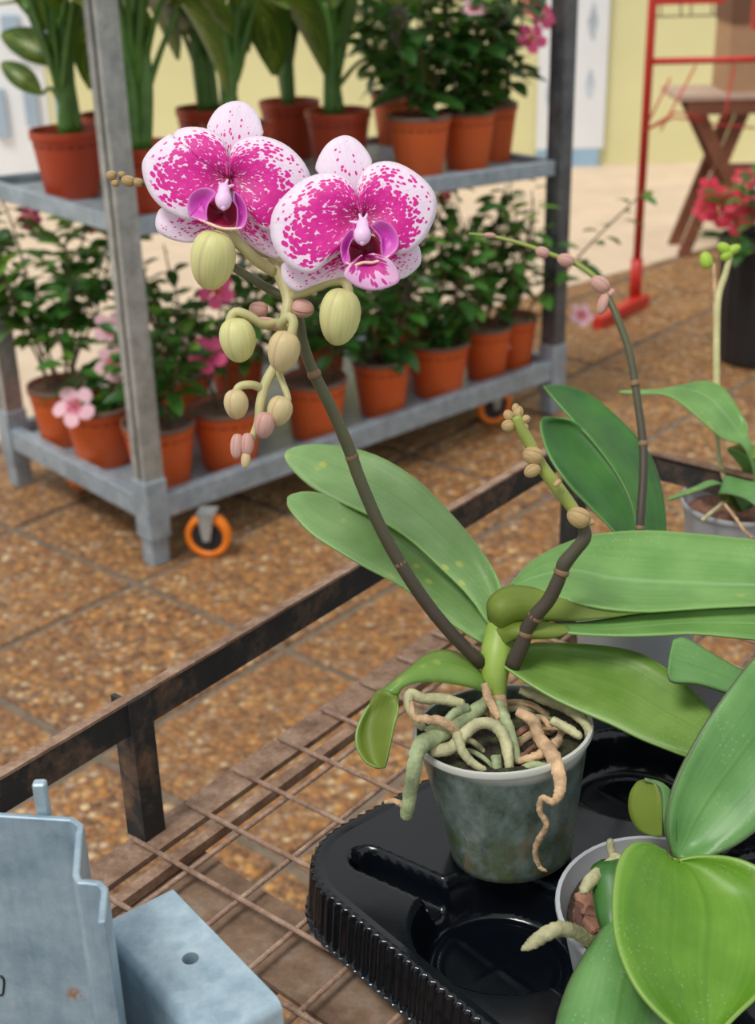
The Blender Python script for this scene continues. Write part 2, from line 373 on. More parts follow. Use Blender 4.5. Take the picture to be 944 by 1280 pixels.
for (gx, gy, ang) in ((None, None, 0), (1.1, .08, 30), (.12, .46, 60), (1.1, .47, 10)):
    if gx is None: loc = INV[tr] @ G(263, 694, 0)
    else: loc = Vector((gx, gy, 0))
    R_ = Matrix.Rotation(-TANG+math.radians(-8+ang), 4, 'Z'); ax = Matrix.Translation(loc+Vector((0, 0, .048))) @ R_ @ Matrix.Rotation(math.pi/2, 4, 'X')
    wh = tloc(MB().lathe([(.034, -.013), (.046, -.014), (.048, -.008), (.048, .008), (.046, .014), (.034, .013), (.034, -.013)], 32, ax), 'caster_wheel', M['orange'], tr, True)
    tloc(MB().lathe([(.0, -.010), (.034, -.010), (.034, .010), (.0, .010)], 24, ax), 'wheel_hub', M['black'], wh)
    b = MB()
    for sgn in (-1, 1):
        pts = [ax @ Vector((-.016, .052, sgn*.018)), ax @ Vector((.018, .052, sgn*.018)), ax @ Vector((.008, -.006, sgn*.018)), ax @ Vector((-.008, -.006, sgn*.018))]
        off = (ax.to_3x3() @ Vector((0, 0, sgn*.003)))
        b.add(pts+[p+off for p in pts], [(0, 1, 2, 3), (7, 6, 5, 4), (0, 4, 5, 1), (1, 5, 6, 2), (2, 6, 7, 3), (3, 7, 4, 0)])
        b.tube([ax @ Vector((0, 0, sgn*.016)), ax @ Vector((0, 0, sgn*.025))], .006, 8)
    pts = [ax @ Vector((x, y, z)) for z in (-.0215, .0215) for y in (.050, .055) for x in (-.018, .02)]
    b.add(pts, [(0, 2, 3, 1), (4, 5, 7, 6), (0, 1, 5, 4), (2, 6, 7, 3), (0, 4, 6, 2), (1, 3, 7, 5)])
    tloc(b, 'caster_fork', M['galv_post'], tr)
# loose upper shelf hung on the uprights (one end hangs a notch lower)
def shz(x): return .702-.062*x/TL
sh = thing('trolley_shelf', T0+Vector((0, 0, .7)), 'grey metal shelf hung at mid height on the plant trolley', 'shelf', rz=TANG)
def shelfbox(x0, x1, y0, y1, dz0, dz1, name, mat=M['galv']):
    V = [(x, y, shz(x)-.7+dz) for dz in (dz0, dz1) for y in (y0, y1) for x in (x0, x1)]
    bev(mk(name, V, [(0, 2, 3, 1), (4, 5, 7, 6), (0, 1, 5, 4), (2, 6, 7, 3), (0, 4, 6, 2), (1, 3, 7, 5)], mat, sh, smooth=False, world=False), .003)
shelfbox(.052, TL-.052, .014, .034, -.022, .014, 'shelf_rail'); shelfbox(.052, TL-.052, TW-.034, TW-.014, -.022, .014, 'shelf_rail')
shelfbox(.03, .05, .052, TW-.052, -.022, .014, 'shelf_rail'); shelfbox(TL-.05, TL-.03, .052, TW-.052, -.022, .014, 'shelf_rail')
n = 7; ww = (TW-.07)/n
for k in range(n): shelfbox(.052, TL-.052, .036+ww*k, .036+ww*(k+1)-.012, -.008, -.002, 'shelf_slat')
def shelf_pt(x, y):
    z = .68
    for _ in range(8):
        g_ = G(x, y, z); z = shz((g_-T0).dot(TA))-.002
    return G(x, y, z)
# ------------------------------------------------------------------ wire-mesh bench cart
BANG = math.radians(51.4); BZ = .60
B0 = G(180, 1033, BZ)
be = thing('mesh_bench', B0, 'rusty iron cart bench with open wire mesh top under the orchids', 'bench', rz=BANG)
def bl(b, name, mat, sm=False, parent=be): return b.make(name, mat, parent, sm, False)
U0, U1, V1 = -.30, .64, -.62
b = MB().box((U0, -.026, -.008), (U1, .002, -.004)).box((U0, -.002, -.034), (U1, .002, -.008)); bl(b, 'frame_bar', M['rust'])
b = MB().box((U0, -.046, -.014), (U1, -.036, -.005)); bl(b, 'frame_bar', M['rust'])
b = MB().box((U1-.026, V1, -.008), (U1, -.027, -.004)).box((U1-.004, V1, -.034), (U1, -.027, -.008)); bl(b, 'frame_bar', M['rust'])
b = MB().box((U0, V1, -.034), (U1-.03, V1+.026, -.004)); bl(b, 'frame_bar', M['rust'])
b = MB().box((-.20, -.175, -.034), (U1-.03, -.145, -.030)); bl(b, 'cross_bar', M['rust'])
b = MB().box((.008, -.178, -.026), (.06, -.15, -.018)); bl(b, 'cross_bar', M['rust'])
# flat dirty plate under the wires
V = [(-.055, -.03, 0), (.02, -.03, 0), (.012, -.17, 0), (.03, -.5, 0), (-.075, -.5, 0), (-.05, -.12, 0), (-.085, -.10, 0), (-.085, -.07, 0)]
V = [(-.062, -.028), (.022, -.028), (.014, -.11), (.012, -.55), (-.075, -.55), (-.048, -.115)]
VV = [Vector((x, y, -.016)) for x, y in V]+[Vector((x, y, -.020)) for x, y in V]; k = len(V)
mk('plate', VV, [tuple(range(k)), tuple(range(2*k-1, k-1, -1))]+[(i, (i+1) % k, k+(i+1) % k, k+i) for i in range(k)], M['rust_plate'], be, smooth=False, world=False)
b = MB().box((-.30, -.19, -.06), (-.078, -.165, -.03)); bl(b, 'cross_bar', M['black_iron'])
for i in range(-5, 13):
    u = -.015+.0553*i
    if U0 < u < U1-.01: bl(MB().tube([(u, -.004, 0), (u+random.uniform(-.002, .002), -.3, random.uniform(-.001, .0005)), (u, V1+.01, 0)], .0021, 6), 'wire', M['rust_wire'], True)
for j in range(11):
    v = -.060-.0525*j
    bl(MB().tube([(U0, v, -.0042), (.15, v+random.uniform(-.002, .002), -.0045), (U1-.005, v+.003, -.0042)], .0021, 6), 'wire', M['rust_wire'], True)
# raised side rail and its posts
b = MB().box((U0, -.009, .093), (U1, -.004, .120)); bl(b, 'side_rail', M['black_iron']); bl(MB().box((U0, -.010, .120), (U1, -.001, .1225)), 'rail_lip', M['rust'])
b = MB().box((U1-.006, V1, .093), (U1-.001, -.012, .120)); bl(b, 'side_rail', M['black_iron']); bl(MB().box((U1-.009, V1, .120), (U1, -.0105, .1225)), 'rail_lip', M['rust'])
for (u, v) in ((.0, -.004), (U1-.012, -.012), (U1-.012, V1+.02)):
    b = MB().box((u-.010, v-.008, -.004), (u+.011, v-.0105+.006, .121)).box((u-.010, v-.0045, -.004), (u-.006, v+.012, .1215)); bl(b, 'rail_post', M['black_iron'])
for (u, v) in ((U0+.02, -.02), (U1-.02, -.02), (U1-.02, V1+.02), (U0+.02, V1+.02)):
    bl(MB().box((u-.016, v-.016, -BZ), (u+.016, v+.016, -.034)), 'leg', M['black_iron'])
# ------------------------------------------------------------------ galvanised cart upright in the near left corner
gz_top = C(100, 1030, .70).z
gu = thing('galvanised_cart_end', (C(100, 1030, .70).x, C(100, 1030, .70).y, 0), 'pale blue-grey galvanised cart end with folded upright and drilled box beam', 'cart')
prof = [G(x, y, gz_top) for x, y in ((-150, 1008), (90, 1023), (101, 1031), (99, 1040), (95, 1092), (99, 1101), (110, 1101), (124, 1103), (131, 1110), (127, 1152))]
V = []; F = []; n = len(prof); rows = 2
for zz in (gz_top, 0.0):
    for p in prof: V.append((p.x, p.y, zz))
F = [(i, i+1, n+i+1, n+i) for i in range(n-1)]
pn = Vector((prof[1].y-prof[0].y, prof[0].x-prof[1].x, 0)).normalized()
def onpanel(x, y):
    v = C(x, y, 1)-CAM; return CAM+v*((prof[0]-CAM).dot(pn)/v.dot(pn))
sp_ = onpanel(94, 1240)
t = NT('galvanised_panel'); g = t.geo(); n1 = t.noise(g, 26, 7, .72); n2 = t.noise(t.vmul(g, (1, 1, .12)), 55, 4)
col = t.ramp(t.mth('ADD', t.mth('MULTIPLY', n1, .6), t.mth('MULTIPLY', n2, .4)), (.34, lin(118, 142, 160)), (.64, lin(178, 198, 209)))
dd_ = t.n('ShaderNodeVectorMath', {0: g, 1: tuple(sp_)}, operation='DISTANCE').outputs['Value']
col = t.mix(t.mth('MULTIPLY', t.sm(dd_, .001, .008, 1, 0), t.sm(t.noise(g, 220, 4), .38, .55)), col, lin(168, 124, 82))
M['galv_panel'] = t.p(Base_Color=col, Roughness=.4, Metallic=.28, Normal=t.bump(n1, .15, .002))
mq = [onpanel(x, y)-pn*math.copysign(.0021, (prof[0]-CAM).dot(pn)) for x, y in ((-2, 1218), (3, 1217), (6.5, 1222), (6, 1234), (4.5, 1240), (0, 1241))]
MB().tube(mq, .0006, 6, True, 16).make('marker_stroke', M['black'], gu)
o = mk('folded_upright', V, F, M['galv_panel'], gu, smooth=False); solid(o, .0036, 0); bev(o, .0007, 1)
tp = G(52, 1022, gz_top); b = MB()
b.box((tp.x-.004, tp.y+.004, gz_top-.15), (tp.x+.003, tp.y+.010, gz_top+.018)); o = b.make('tab', M['galv_light'], gu, False); bev(o, .001, 1)
# box beam with drilled hole: rounded long edge, open underneath
bz = .735
q = [G(x, y, bz) for x, y in ((143, 1157), (216, 1112), (347, 1247), (250, 1318))]
ex = (q[2]-q[1]); Lb = ex.length; ex.normalize(); ey = (q[0]-q[1]); ey = (ey-ex*ey.dot(ex)); Wb = ey.length; ey.normalize()
org = q[1]
hole = G(238, 1198, bz); hu, hv = (hole-org).dot(ex), (hole-org).dot(ey); hr = .0046
def bp(u, v, dz=0): return org+ex*u+ey*v+Vector((0, 0, dz))
b = MB(); N = 24
ring = [(hu+hr*math.cos(2*math.pi*i/N), hv+hr*math.sin(2*math.pi*i/N)) for i in range(N)]
out = []
for i in range(N):
    a = 2*math.pi*i/N; dx, dy = math.cos(a), math.sin(a)
    tx = ((Lb-hu) if dx > 0 else hu)/max(1e-6, abs(dx)); ty = ((Wb-hv) if dy > 0 else hv)/max(1e-6, abs(dy)); tt = min(tx, ty)
    out.append((hu+dx*tt, hv+dy*tt))
# make sure the corners are in the outer ring
for (u, v) in ((0, 0), (Lb, 0), (Lb, Wb), (0, Wb)):
    k = min(range(N), key=lambda i: (out[i][0]-u)**2+(out[i][1]-v)**2); out[k] = (u, v)
b.add([bp(*p) for p in ring]+[bp(*p) for p in out]+[bp(p[0], p[1], -.012) for p in ring],
      [(i, (i+1) % N, N+(i+1) % N, N+i) for i in range(N)]+[(i, 2*N+i, 2*N+(i+1) % N, (i+1) % N) for i in range(N)])
def sweep(p0, p1, outd):
    segs = 5; rr = .007; rows = []
    for k in range(segs+1):
        a = math.pi/2*k/segs; rows.append((rr*math.sin(a), -rr*(1-math.cos(a))))
    rows.append((rr, -.085))
    V = [];
    for (d_, z_) in rows: V += [p0+outd*d_+Vector((0, 0, z_)), p1+outd*d_+Vector((0, 0, z_))]
    b.add(V, [(2*i, 2*i+1, 2*i+3, 2*i+2) for i in range(len(rows)-1)])
sweep(bp(0, Wb), bp(Lb, Wb), ey); sweep(bp(0, 0), bp(Lb, 0), -ey*.25); sweep(bp(0, 0), bp(0, Wb), -ex*.25); sweep(bp(Lb, 0), bp(Lb, Wb), ex*.6)
o = b.make('box_beam', M['galv_light'], gu, True); autosm(o, 35)
b = MB()
leg0 = bp(Lb*.75, Wb*.7); b.box((leg0.x-.02, leg0.y-.02, 0), (leg0.x+.02, leg0.y+.02, bz-.03)); b.make('leg', M['galv_light'], gu, False)
cr = MB(); cr.tube([Vector((prof[4].x-.03, prof[4].y, .3)), Vector((leg0.x, leg0.y, .3))], .012, 8); cr.make('tie_bar', M['galv_light'], gu)
# ------------------------------------------------------------------ black carrier tray
TRA = BANG-math.radians(12)
X_t = Vector((math.cos(TRA), math.sin(TRA), 0)); Y_t = Vector((math.sin(TRA), -math.cos(TRA), 0))
def buv(u, v): 
    return B0+Vector((math.cos(BANG), math.sin(BANG), 0))*u+Vector((-math.sin(BANG), math.cos(BANG), 0))*v
# corner in tray coordinates (see edge fit): a=.030, b=.142 measured from the bench origin
TC = Vector((B0.x, B0.y, 0)) + X_t*.030 + Y_t*.142
TZ = BZ+.0025; TH = .038
ty = thing('carrier_tray', (TC.x, TC.y, TZ), 'glossy black plastic plant carrier tray with round wells on the bench', 'tray')
A_, B_ = .43, .40
cells = [(.066, .150), (.262, .098), (.066, .285), (.262, .235), (.19, .335), (.34, .33)]
slots = [((.044, .040), (.060, .10)), ((.066, .205), (.066, .23)), ((.262, .15), (.262, .19))]
def tw(a, b_, z): return Vector((TC.x, TC.y, 0))+X_t*a+Y_t*b_+Vector((0, 0, TZ+z))
def sst(x): x = max(0, min(1, x)); return x*x*(3-2*x)
def hgt(a, b_):
    h = TH
    for (ca, cb) in cells:
        r = math.hypot(a-ca, b_-cb)
        if r < .066:
            hh = TH-(TH-.003)*sst((.059-r)/.012)
            hh += .0022*math.exp(-((r-.040)/.0016)**2) if r < .046 else 0
            hh += .0005*(1 if (r < .036 and (abs(a-ca) < .0016 or abs(b_-cb) < .0016)) else 0)
            h = min(h, hh)
    for (p, q_) in slots:
        dx, dy = q_[0]-p[0], q_[1]-p[1]; L2 = dx*dx+dy*dy
        t_ = max(0, min(1, ((a-p[0])*dx+(b_-p[1])*dy)/L2)); r = math.hypot(a-p[0]-dx*t_, b_-p[1]-dy*t_)
        h = min(h, TH-.022*sst((.0125-r)/.006))
    return h
RC = .055
def inside(a, b_, ins):
    if not (ins <= a <= A_-ins and ins <= b_ <= B_-ins): return False
    for (ca, sa) in ((RC, -1), (A_-RC, 1)):
        for (cb, sb) in ((RC, -1), (B_-RC, 1)):
            if (a-ca)*sa > 0 and (b_-cb)*sb > 0 and math.hypot(a-ca, b_-cb) > RC-ins: return False
    return True
st_ = .0024; na, nb = int(A_/st_)+1, int(B_/st_)+1; idx = {}; V = []; F = []
for i in range(na):
    for j in range(nb):
        a, b_ = i*st_, j*st_
        if inside(a, b_, .004): idx[(i, j)] = len(V); V.append(tw(a, b_, hgt(a, b_)))
for i in range(na-1):
    for j in range(nb-1):
        k = [(i, j), (i+1, j), (i+1, j+1), (i, j+1)]
        if all(x in idx for x in k): F.append(tuple(idx[x] for x in k))
mk('tray_deck', V, F, M['tray'], ty)
# fluted outer wall swept round the rounded outline
per = []
def arc(cx_, cy_, a0, n=40):
    for i in range(n): 
        a = a0+math.pi/2*i/n; per.append((cx_+RC*math.cos(a), cy_+RC*math.sin(a), math.cos(a), math.sin(a)))
def seg(x0, y0, x1, y1, nx, ny, n):
    for i in range(n): per.append((x0+(x1-x0)*i/n, y0+(y1-y0)*i/n, nx, ny))
seg(RC, 0, A_-RC, 0, 0, -1, 200); arc(A_-RC, RC, -math.pi/2); seg(A_, RC, A_, B_-RC, 1, 0, 180); arc(A_-RC, B_-RC, 0)
seg(A_-RC, B_, RC, B_, 0, 1, 200); arc(RC, B_-RC, math.pi/2); seg(0, B_-RC, 0, RC, -1, 0, 180); arc(RC, RC, math.pi)
K = len(per); s_acc = [0]
for i in range(1, K+1): s_acc.append(s_acc[-1]+math.hypot(per[i % K][0]-per[i-1][0], per[i % K][1]-per[i-1][1]))
nfl = round(s_acc[-1]/.0078)
rows = [(-.010, TH-.0004, 0), (-.004, TH+.0010, 0), (-.001, TH+.0012, .5), (.0004, TH-.0002, 1), (.0010, TH-.004, 1), (.0035, .006, 1), (.0042, .001, .7), (.007, 0, .3)]
V = []; F = []
for (o_, z_, fl_) in rows:
    for i, (a, b_, nx, ny) in enumerate(per):
        w_ = .0017*fl_*math.cos(2*math.pi*nfl*s_acc[i]/s_acc[-1]); V.append(tw(a+nx*(o_+w_), b_+ny*(o_+w_), z_))
for r in range(len(rows)-1):
    for i in range(K): F.append((r*K+i, r*K+(i+1) % K, (r+1)*K+(i+1) % K, (r+1)*K+i))
mk('fluted_wall', V, F, M['tray'], ty)
# ------------------------------------------------------------------ orchid materials
M['leaf'] = m_leaf('orchid_leaf', lin(120, 160, 92), lin(150, 188, 120), lin(124, 164, 90), spots=.75, edge=lin(150, 190, 110))
M['leaf_right'] = m_leaf('orchid_leaf_plain', lin(106, 154, 80), lin(134, 180, 100), lin(156, 198, 136), spots=.35, edge=lin(150, 190, 110))  # pale rib colour paints the whitish sheen along the middle of the leaf
M['leaf_olive'] = m_leaf('orchid_leaf_olive', lin(106, 146, 60), lin(134, 170, 82), lin(116, 150, 66), spots=.5, edge=lin(150, 185, 100))
M['leaf_under'] = m_leaf('orchid_leaf_underside', lin(110, 132, 46), lin(132, 150, 58), lin(130, 146, 60), tl=.3, rough=.5)
M['leaf_b'] = m_leaf('second_orchid_leaf', lin(92, 144, 36), lin(122, 168, 54), lin(92, 140, 40), spots=.6, edge=lin(150, 185, 90))
M['leaf_c'] = m_leaf('second_orchid_leaf_cool', lin(92, 144, 78), lin(120, 170, 98), lin(90, 138, 66), spots=.4, edge=lin(90, 90, 70))
M['leaf_d'] = m_leaf('third_orchid_leaf', lin(46, 96, 42), lin(72, 130, 52), lin(60, 110, 46), spots=0, edge=lin(120, 165, 90))
t = NT('dark_spike'); g = t.geo(); c_ = t.mix(t.sm(t.xyz(g)[2], .80, .95), lin(66, 56, 46), lin(88, 90, 58)); c_ = t.mix(t.mr(t.noise(g, 60, 4), .3, .7, 0, .35), c_, lin(58, 54, 40))
M['stem_dark'] = t.p(Base_Color=c_, Roughness=.48)
M['stem_green'] = plain('green_spike', lin(142, 154, 72), .5, var=.15, sc=60)
M['stem_pale'] = plain('pale_rachis', lin(184, 178, 126), .5, var=.15, sc=70)
M['node'] = plain('node_scale', lin(124, 98, 70), .6, var=.2, sc=80)
M['crown'] = plain('crown_green', lin(138, 164, 70), .45, var=.15, sc=40)
def m_bud(name, a, b, c):
    t = NT(name); x = t.xyz(t.uv())
    st = t.noise(t.comb(t.mth('MULTIPLY', x[0], 40.), t.mth('MULTIPLY', x[1], 2.)), 1., 2)
    col = t.mix(t.mr(st, .35, .65, .3, .75), a, b)
    w_ = t.mth('ABSOLUTE', t.mth('SUBTRACT', t.n('ShaderNodeMath', {0: t.mth('MULTIPLY', x[0], 3.)}, operation='FRACT').outputs[0], .5))
    col = t.mix(t.sm(w_, 0, .06, .6, 0), col, c)
    col = t.mix(t.sm(x[1], .72, 1., 0, .5), col, c)
    t.p(Base_Color=col, Roughness=.5, Normal=t.bump(t.mth('ADD', st, t.mth('MULTIPLY', t.sm(w_, 0, .08), 2.)), .35, .0015)); t.translucent(col, .15); return t.m
M['bud_big'] = m_bud('yellow_green_bud', lin(208, 206, 128), lin(232, 228, 168), lin(214, 190, 150))
M['bud_small'] = m_bud('pinkish_bud', lin(210, 188, 134), lin(222, 204, 158), lin(206, 156, 142))
M['bud_tan'] = m_bud('tan_bud', lin(176, 142, 92), lin(206, 182, 130), lin(150, 112, 74))
M['bud_pink'] = m_bud('rose_bud', lin(206, 152, 146), lin(218, 178, 160), lin(184, 120, 110))
M['root_green'] = plain('green_root', lin(146, 158, 116), .6, var=.45, sc=70, bump=.4)
M['root_tan'] = plain('dry_root', lin(190, 158, 122), .75, var=.5, sc=75, bump=.6)
M['root_pale'] = plain('silver_root', lin(176, 172, 132), .65, var=.45, sc=65, bump=.4)
t = NT('cloudy_pot'); g = t.geo(); n1 = t.noise(t.vmul(g, (1, 1, .7)), 34, 6, .7); n2 = t.noise(g, 60, 3)
col = t.ramp(n1, (.30, lin(40, 50, 44)), (.43, lin(82, 96, 86)), (.55, lin(112, 128, 122)), (.7, lin(150, 160, 152)))
z = t.xyz(g)[2]; col = t.mix(t.mth('MULTIPLY', t.sm(z, .66, .71, 1, 0), t.sm(n2, .42, .62, 0, .75)), col, lin(80, 92, 44))
col = t.mix(t.mth('MULTIPLY', t.sm(t.noise(t.vmul(g, (1, 1, .6)), 48, 4), .58, .7, 0, .6), t.sm(z, .725, .70)), col, lin(128, 108, 70))
col = t.mix(t.sm(z, .731, .737), col, lin(206, 208, 198))
t.p(Base_Color=col, Roughness=.28, Alpha=1, Transmission_Weight=.12, Specular_IOR_Level=.5); M['pot_cloudy'] = t.m
t = NT('milky_pot'); t.p(Base_Color=t.ramp(t.noise(t.geo(), 18, 4), (.3, lin(184, 188, 192)), (.7, lin(214, 216, 218))), Roughness=.3); t.translucent(lin(200, 204, 206), .35); M['pot_milky'] = t.m
t = NT('moss_soil'); g = t.geo(); t.p(Base_Color=t.ramp(t.noise(g, 110, 5, .7), (.35, lin(26, 22, 18)), (.5, lin(52, 44, 32)), (.62, lin(58, 70, 32)), (.78, lin(110, 96, 74))), Roughness=.85, Normal=t.bump(t.noise(g, 160, 4), 1., .004)); M['moss'] = t.m
t = NT('bark'); g = t.geo(); c_ = t.ramp(t.rnd(), (0, lin(92, 62, 50)), (.5, lin(140, 98, 78)), (1, lin(172, 124, 100))); c_ = t.mix(t.mr(t.noise(g, 110, 5), .35, .65, 0, .5), c_, lin(70, 46, 38)); M['bark'] = t.p(Base_Color=c_, Roughness=.85, Normal=t.bump(t.noise(g, 300, 4), .9, .002))

MPX = lambda px, d: px*d/FPX
def rails(stations, nu=9, nv=26):
    """surface through L, M, R points per station (pixel x, y, distance)"""
    Ls, Ms, Rs = [], [], []
    for s in stations:
        L = C(*s[0]); R = C(*s[1]); 
        Mid = C(*s[2]) if len(s) > 2 and isinstance(s[2], tuple) else (L+R)/2+fw*(s[2] if len(s) > 2 else 0)
        Ls.append(L); Ms.append(Mid); Rs.append(R)
    a, b_, c_ = cat(Ls, nv), cat(Ms, nv), cat(Rs, nv); V = []; U = []; F = []
    for i in range(nv):
        for j in range(nu):
            u = j/(nu-1)
            V.append(a[i]*((1-u)*(1-2*u))+b_[i]*(4*u*(1-u))+c_[i]*(u*(2*u-1))); U.append((u, i/(nv-1)))
    for i in range(nv-1):
        for j in range(nu-1):
            k = i*nu+j; F.append((k, k+1, k+nu+1, k+nu))
    # face the camera with the top surface
    s = 0
    for f in F[::7]:
        n_ = (V[f[1]]-V[f[0]]).cross(V[f[3]]-V[f[0]]); s += n_.dot(CAM-V[f[0]])
    if s < 0: F = [f[::-1] for f in F]
    return V, F, U
def leaf(parent, stations, top, under=None, thick=.0018, nu=9, nv=26, flip=False, extra=None):
    V, F, U = rails(stations, nu, nv)
    if flip: F = [f[::-1] for f in F]
    b = MB().add(V, F, U)
    if extra:
        V, F, U = rails(extra, nu, nv); b.add(V, [f[::-1] for f in F], U)
    o = mk('leaf', b.V, b.F, [top, under or top], parent, b.U, fix=False)
    solid(o, thick, -1, 1); return o
def spike(parent, pts, rad, mat, n=40, name='flower_spike'):
    return MB().tube([C(*p) for p in pts], rad, 10, True, n).make(name, mat, parent)
def node_ring(parent, p, q, r, name='node_scale'):
    a, b_ = C(*p), C(*q); d = (b_-a).normalized()
    MB().tube([a-d*.002, a-d*.0008, a+d*.001, a+d*.003], [r*1.0, r*1.12, r*1.10, r*.9], 10).make(name, M['node'], parent)
def bud(parent, c, d, rl, rw, ax, mat, name='bud', stem=None, sm=None, sr=.0022):
    """bud centred at pixel c, long radius rl and wide radius rw in px, ax = pixel direction of its tip"""
    ctr = C(c[0], c[1], d); tip = (C(c[0]+ax[0], c[1]+ax[1], d+ax[2] if len(ax) > 2 else d)-ctr).normalized()
    Rm = frame(tip, (CAM-ctr)); a, w_ = MPX(rl, d), MPX(rw, d); b = MB(); n = 14; k = 18
    V = []; F = []; U = []
    for i in range(n+1):
        t_ = i/n; z = -a*math.cos(math.pi*t_); r = w_*max(1e-4, math.sin(math.pi*t_))**(.74+.22*t_)*(1.17-.36*t_)
        for j in range(k):
            an = 2*math.pi*j/k; rr = r*(1+.035*math.cos(3*an)); V.append(ctr+Rm @ Vector((rr*math.cos(an), rr*math.sin(an), z*(1+.0))))
            U.append((j/k+.17, t_))
    for i in range(n):
        for j in range(k): F.append((i*k+j, i*k+(j+1) % k, (i+1)*k+(j+1) % k, (i+1)*k+j))
    b.add(V, F, U); o = b.make(name, mat, parent)
    # fix the uv seam
    for p in o.data.polygons:
        us = [o.data.uv_layers[0].data[l].uv[0] for l in p.loop_indices]
        if max(us)-min(us) > .5:
            for l in p.loop_indices:
                if o.data.uv_layers[0].data[l].uv[0] < .6: o.data.uv_layers[0].data[l].uv[0] += 1
    if stem:
        MB().tube([C(*p) for p in stem], sr, 8, True, 16).make('pedicel', sm or M['stem_pale'], o)
    return o
def root(parent, pts, r, mat, name='aerial_root', n=None):
    rad = [MPX(x, .9) for x in r] if isinstance(r, (list, tuple)) else MPX(r, .9)
    P_ = [C(*p) for p in pts]
    if isinstance(rad, list):
        P_ += [P_[-1]+(P_[-1]-P_[-2]).normalized()*rad[-1]*.9]; rad += [rad[-1]*.25]
    b = MB().tube(P_, rad, 8, True, n or max(14, 7*len(pts)))
    for i, v in enumerate(b.V): v += Vector((random.gauss(0, 1), random.gauss(0, 1), random.gauss(0, 1)))*.00025
    return b.make(name, mat, parent)
def potlathe(parent, base, rim, R, mat, rb=.72, lip=.003, name='pot', inner=.9, n=48, soil=None, soil_d=.018):
    ax = rim-base; H = ax.length; Mx = Matrix.Translation(base) @ frame(ax, Vector((0, 1, 0))).to_4x4()
    b_ = R*rb
    prof = [(0, .004), (b_*.86, .004), (b_*.9, 0), (b_, .003), (b_*1.01, .008), (R*.945, H-.007), (R*.955, H-.0045), (R, H-.004), (R+.0004, H-.002), (R, H), (R-.0025, H), (R-.0035, H-.007), (R*.9, H-.012), (b_*.95, .012), (0, .012)]
    o = MB().lathe(prof, n, Mx).make(name, mat, parent); autosm(o, 50)
    if soil:
        pr = [(R*.9-.001, H-soil_d-.006)]+[(R*.88*(1-i/7), H-soil_d+.004*math.sin(i*1.7)+.003*random.random()) for i in range(8)]
        pr[-1] = (1e-5, pr[-1][1]); MB().lathe(pr, 28, Mx).make('soil', soil, parent)
    return o
# ------------------------------------------------------------------ main orchid
rimc = C(628, 908, .90); basec = G(640, 1062, TZ+TH+.002); basec.z = TZ+TH+.0015
orc = thing('potted_moth_orchid', basec, 'moth orchid with two spotted magenta flowers in a cloudy plastic pot', 'orchid')
potlathe(orc, basec, rimc, .0605, M['pot_cloudy'], rb=.70, soil=M['moss'], soil_d=.009)
# crown
MB().tube([C(620, 874, .912), C(619, 858, .912), C(619, 838, .913), C(622, 815, .917), C(626, 785, .923), C(628, 762, .928)], [MPX(x, .91) for x in (13, 15, 18, 21, 18, 9)], 16, True, 20).make('crown', M['crown'], orc)
MB().tube([C(627, 905, .905), C(622, 890, .905), C(618, 872, .908)], [MPX(x, .9) for x in (12, 15, 15)], 10, True, 10).make('root_collar', M['root_tan'], orc)
L1 = [((618, 790, .926), (632, 772, .926), (622, 776, .932)), ((589, 746, .935), (624, 732, .940), (612, 742, .945)), ((551, 708, .945), (609, 700, .955), (585, 706, .958)), ((513, 673, .955), (586, 668, .97), (552, 668, .973)),
      ((478, 650, .965), (556, 633, .985), (520, 640, .985)), ((452, 638, .975), (522, 600, 1.0), (490, 618, .998)), ((423, 625, .985), (484, 575, 1.012), (455, 598, 1.008)), ((392, 609, .995), (446, 561, 1.02), (420, 583, 1.014)),
      ((369, 590, 1.005), (402, 555, 1.022), (386, 570, 1.016)), ((358, 577, 1.012), (374, 557, 1.02), (366, 566, 1.016)), ((355, 569, 1.015), (360, 562, 1.018), (357, 565, 1.016))]
leaf(orc, L1, M['leaf'], M['leaf_under'])
L2 = [((604, 803, .918), (622, 782, .93), (612, 792, .927)), ((574, 784, .92), (606, 760, .945), (594, 772, .94)), ((532, 754, .925), (575, 722, .955), (557, 738, .95)), ((501, 730, .93), (540, 695, .965), (522, 712, .96)), ((459, 708, .935), (505, 670, .975), (482, 688, .968)),
      ((421, 686, .945), (470, 648, .98), (446, 666, .972)), ((390, 666, .955), (432, 630, .985), (411, 647, .976)), ((369, 644, .965), (404, 617, .985), (387, 630, .978)), ((360, 631, .972), (382, 614, .983), (371, 622, .979)), ((359, 622, .978), (366, 617, .981), (362, 619, .98))]
leaf(orc, L2, M['leaf'], M['leaf_under'])
# drooping left leaf
L3 = [((606, 866, .906), (603, 842, .918), (607, 852, .908)), ((588, 860, .900), (589, 824, .925), (590, 838, .905)), ((556, 854, .893), (562, 812, .925), (560, 828, .9)), ((530, 853, .887), (534, 817, .915), (531, 832, .893)), ((506, 859, .882), (508, 837, .905), (504, 845, .886)), ((497, 872, .882), (474, 864, .893), (484, 864, .880)),
      ((499, 889, .872), (456, 887, .886), (474, 886, .888)), ((494, 908, .868), (445, 912, .88), (466, 909, .886)), ((489, 932, .868), (445, 934, .876), (466, 932, .882)), ((485, 950, .87), (456, 953, .874), (470, 952, .878)), ((482, 960, .872), (470, 961, .874), (476, 961, .875))]
leaf(orc, L3[:6], M['leaf_olive'], M['leaf_under'], extra=L3[5:])
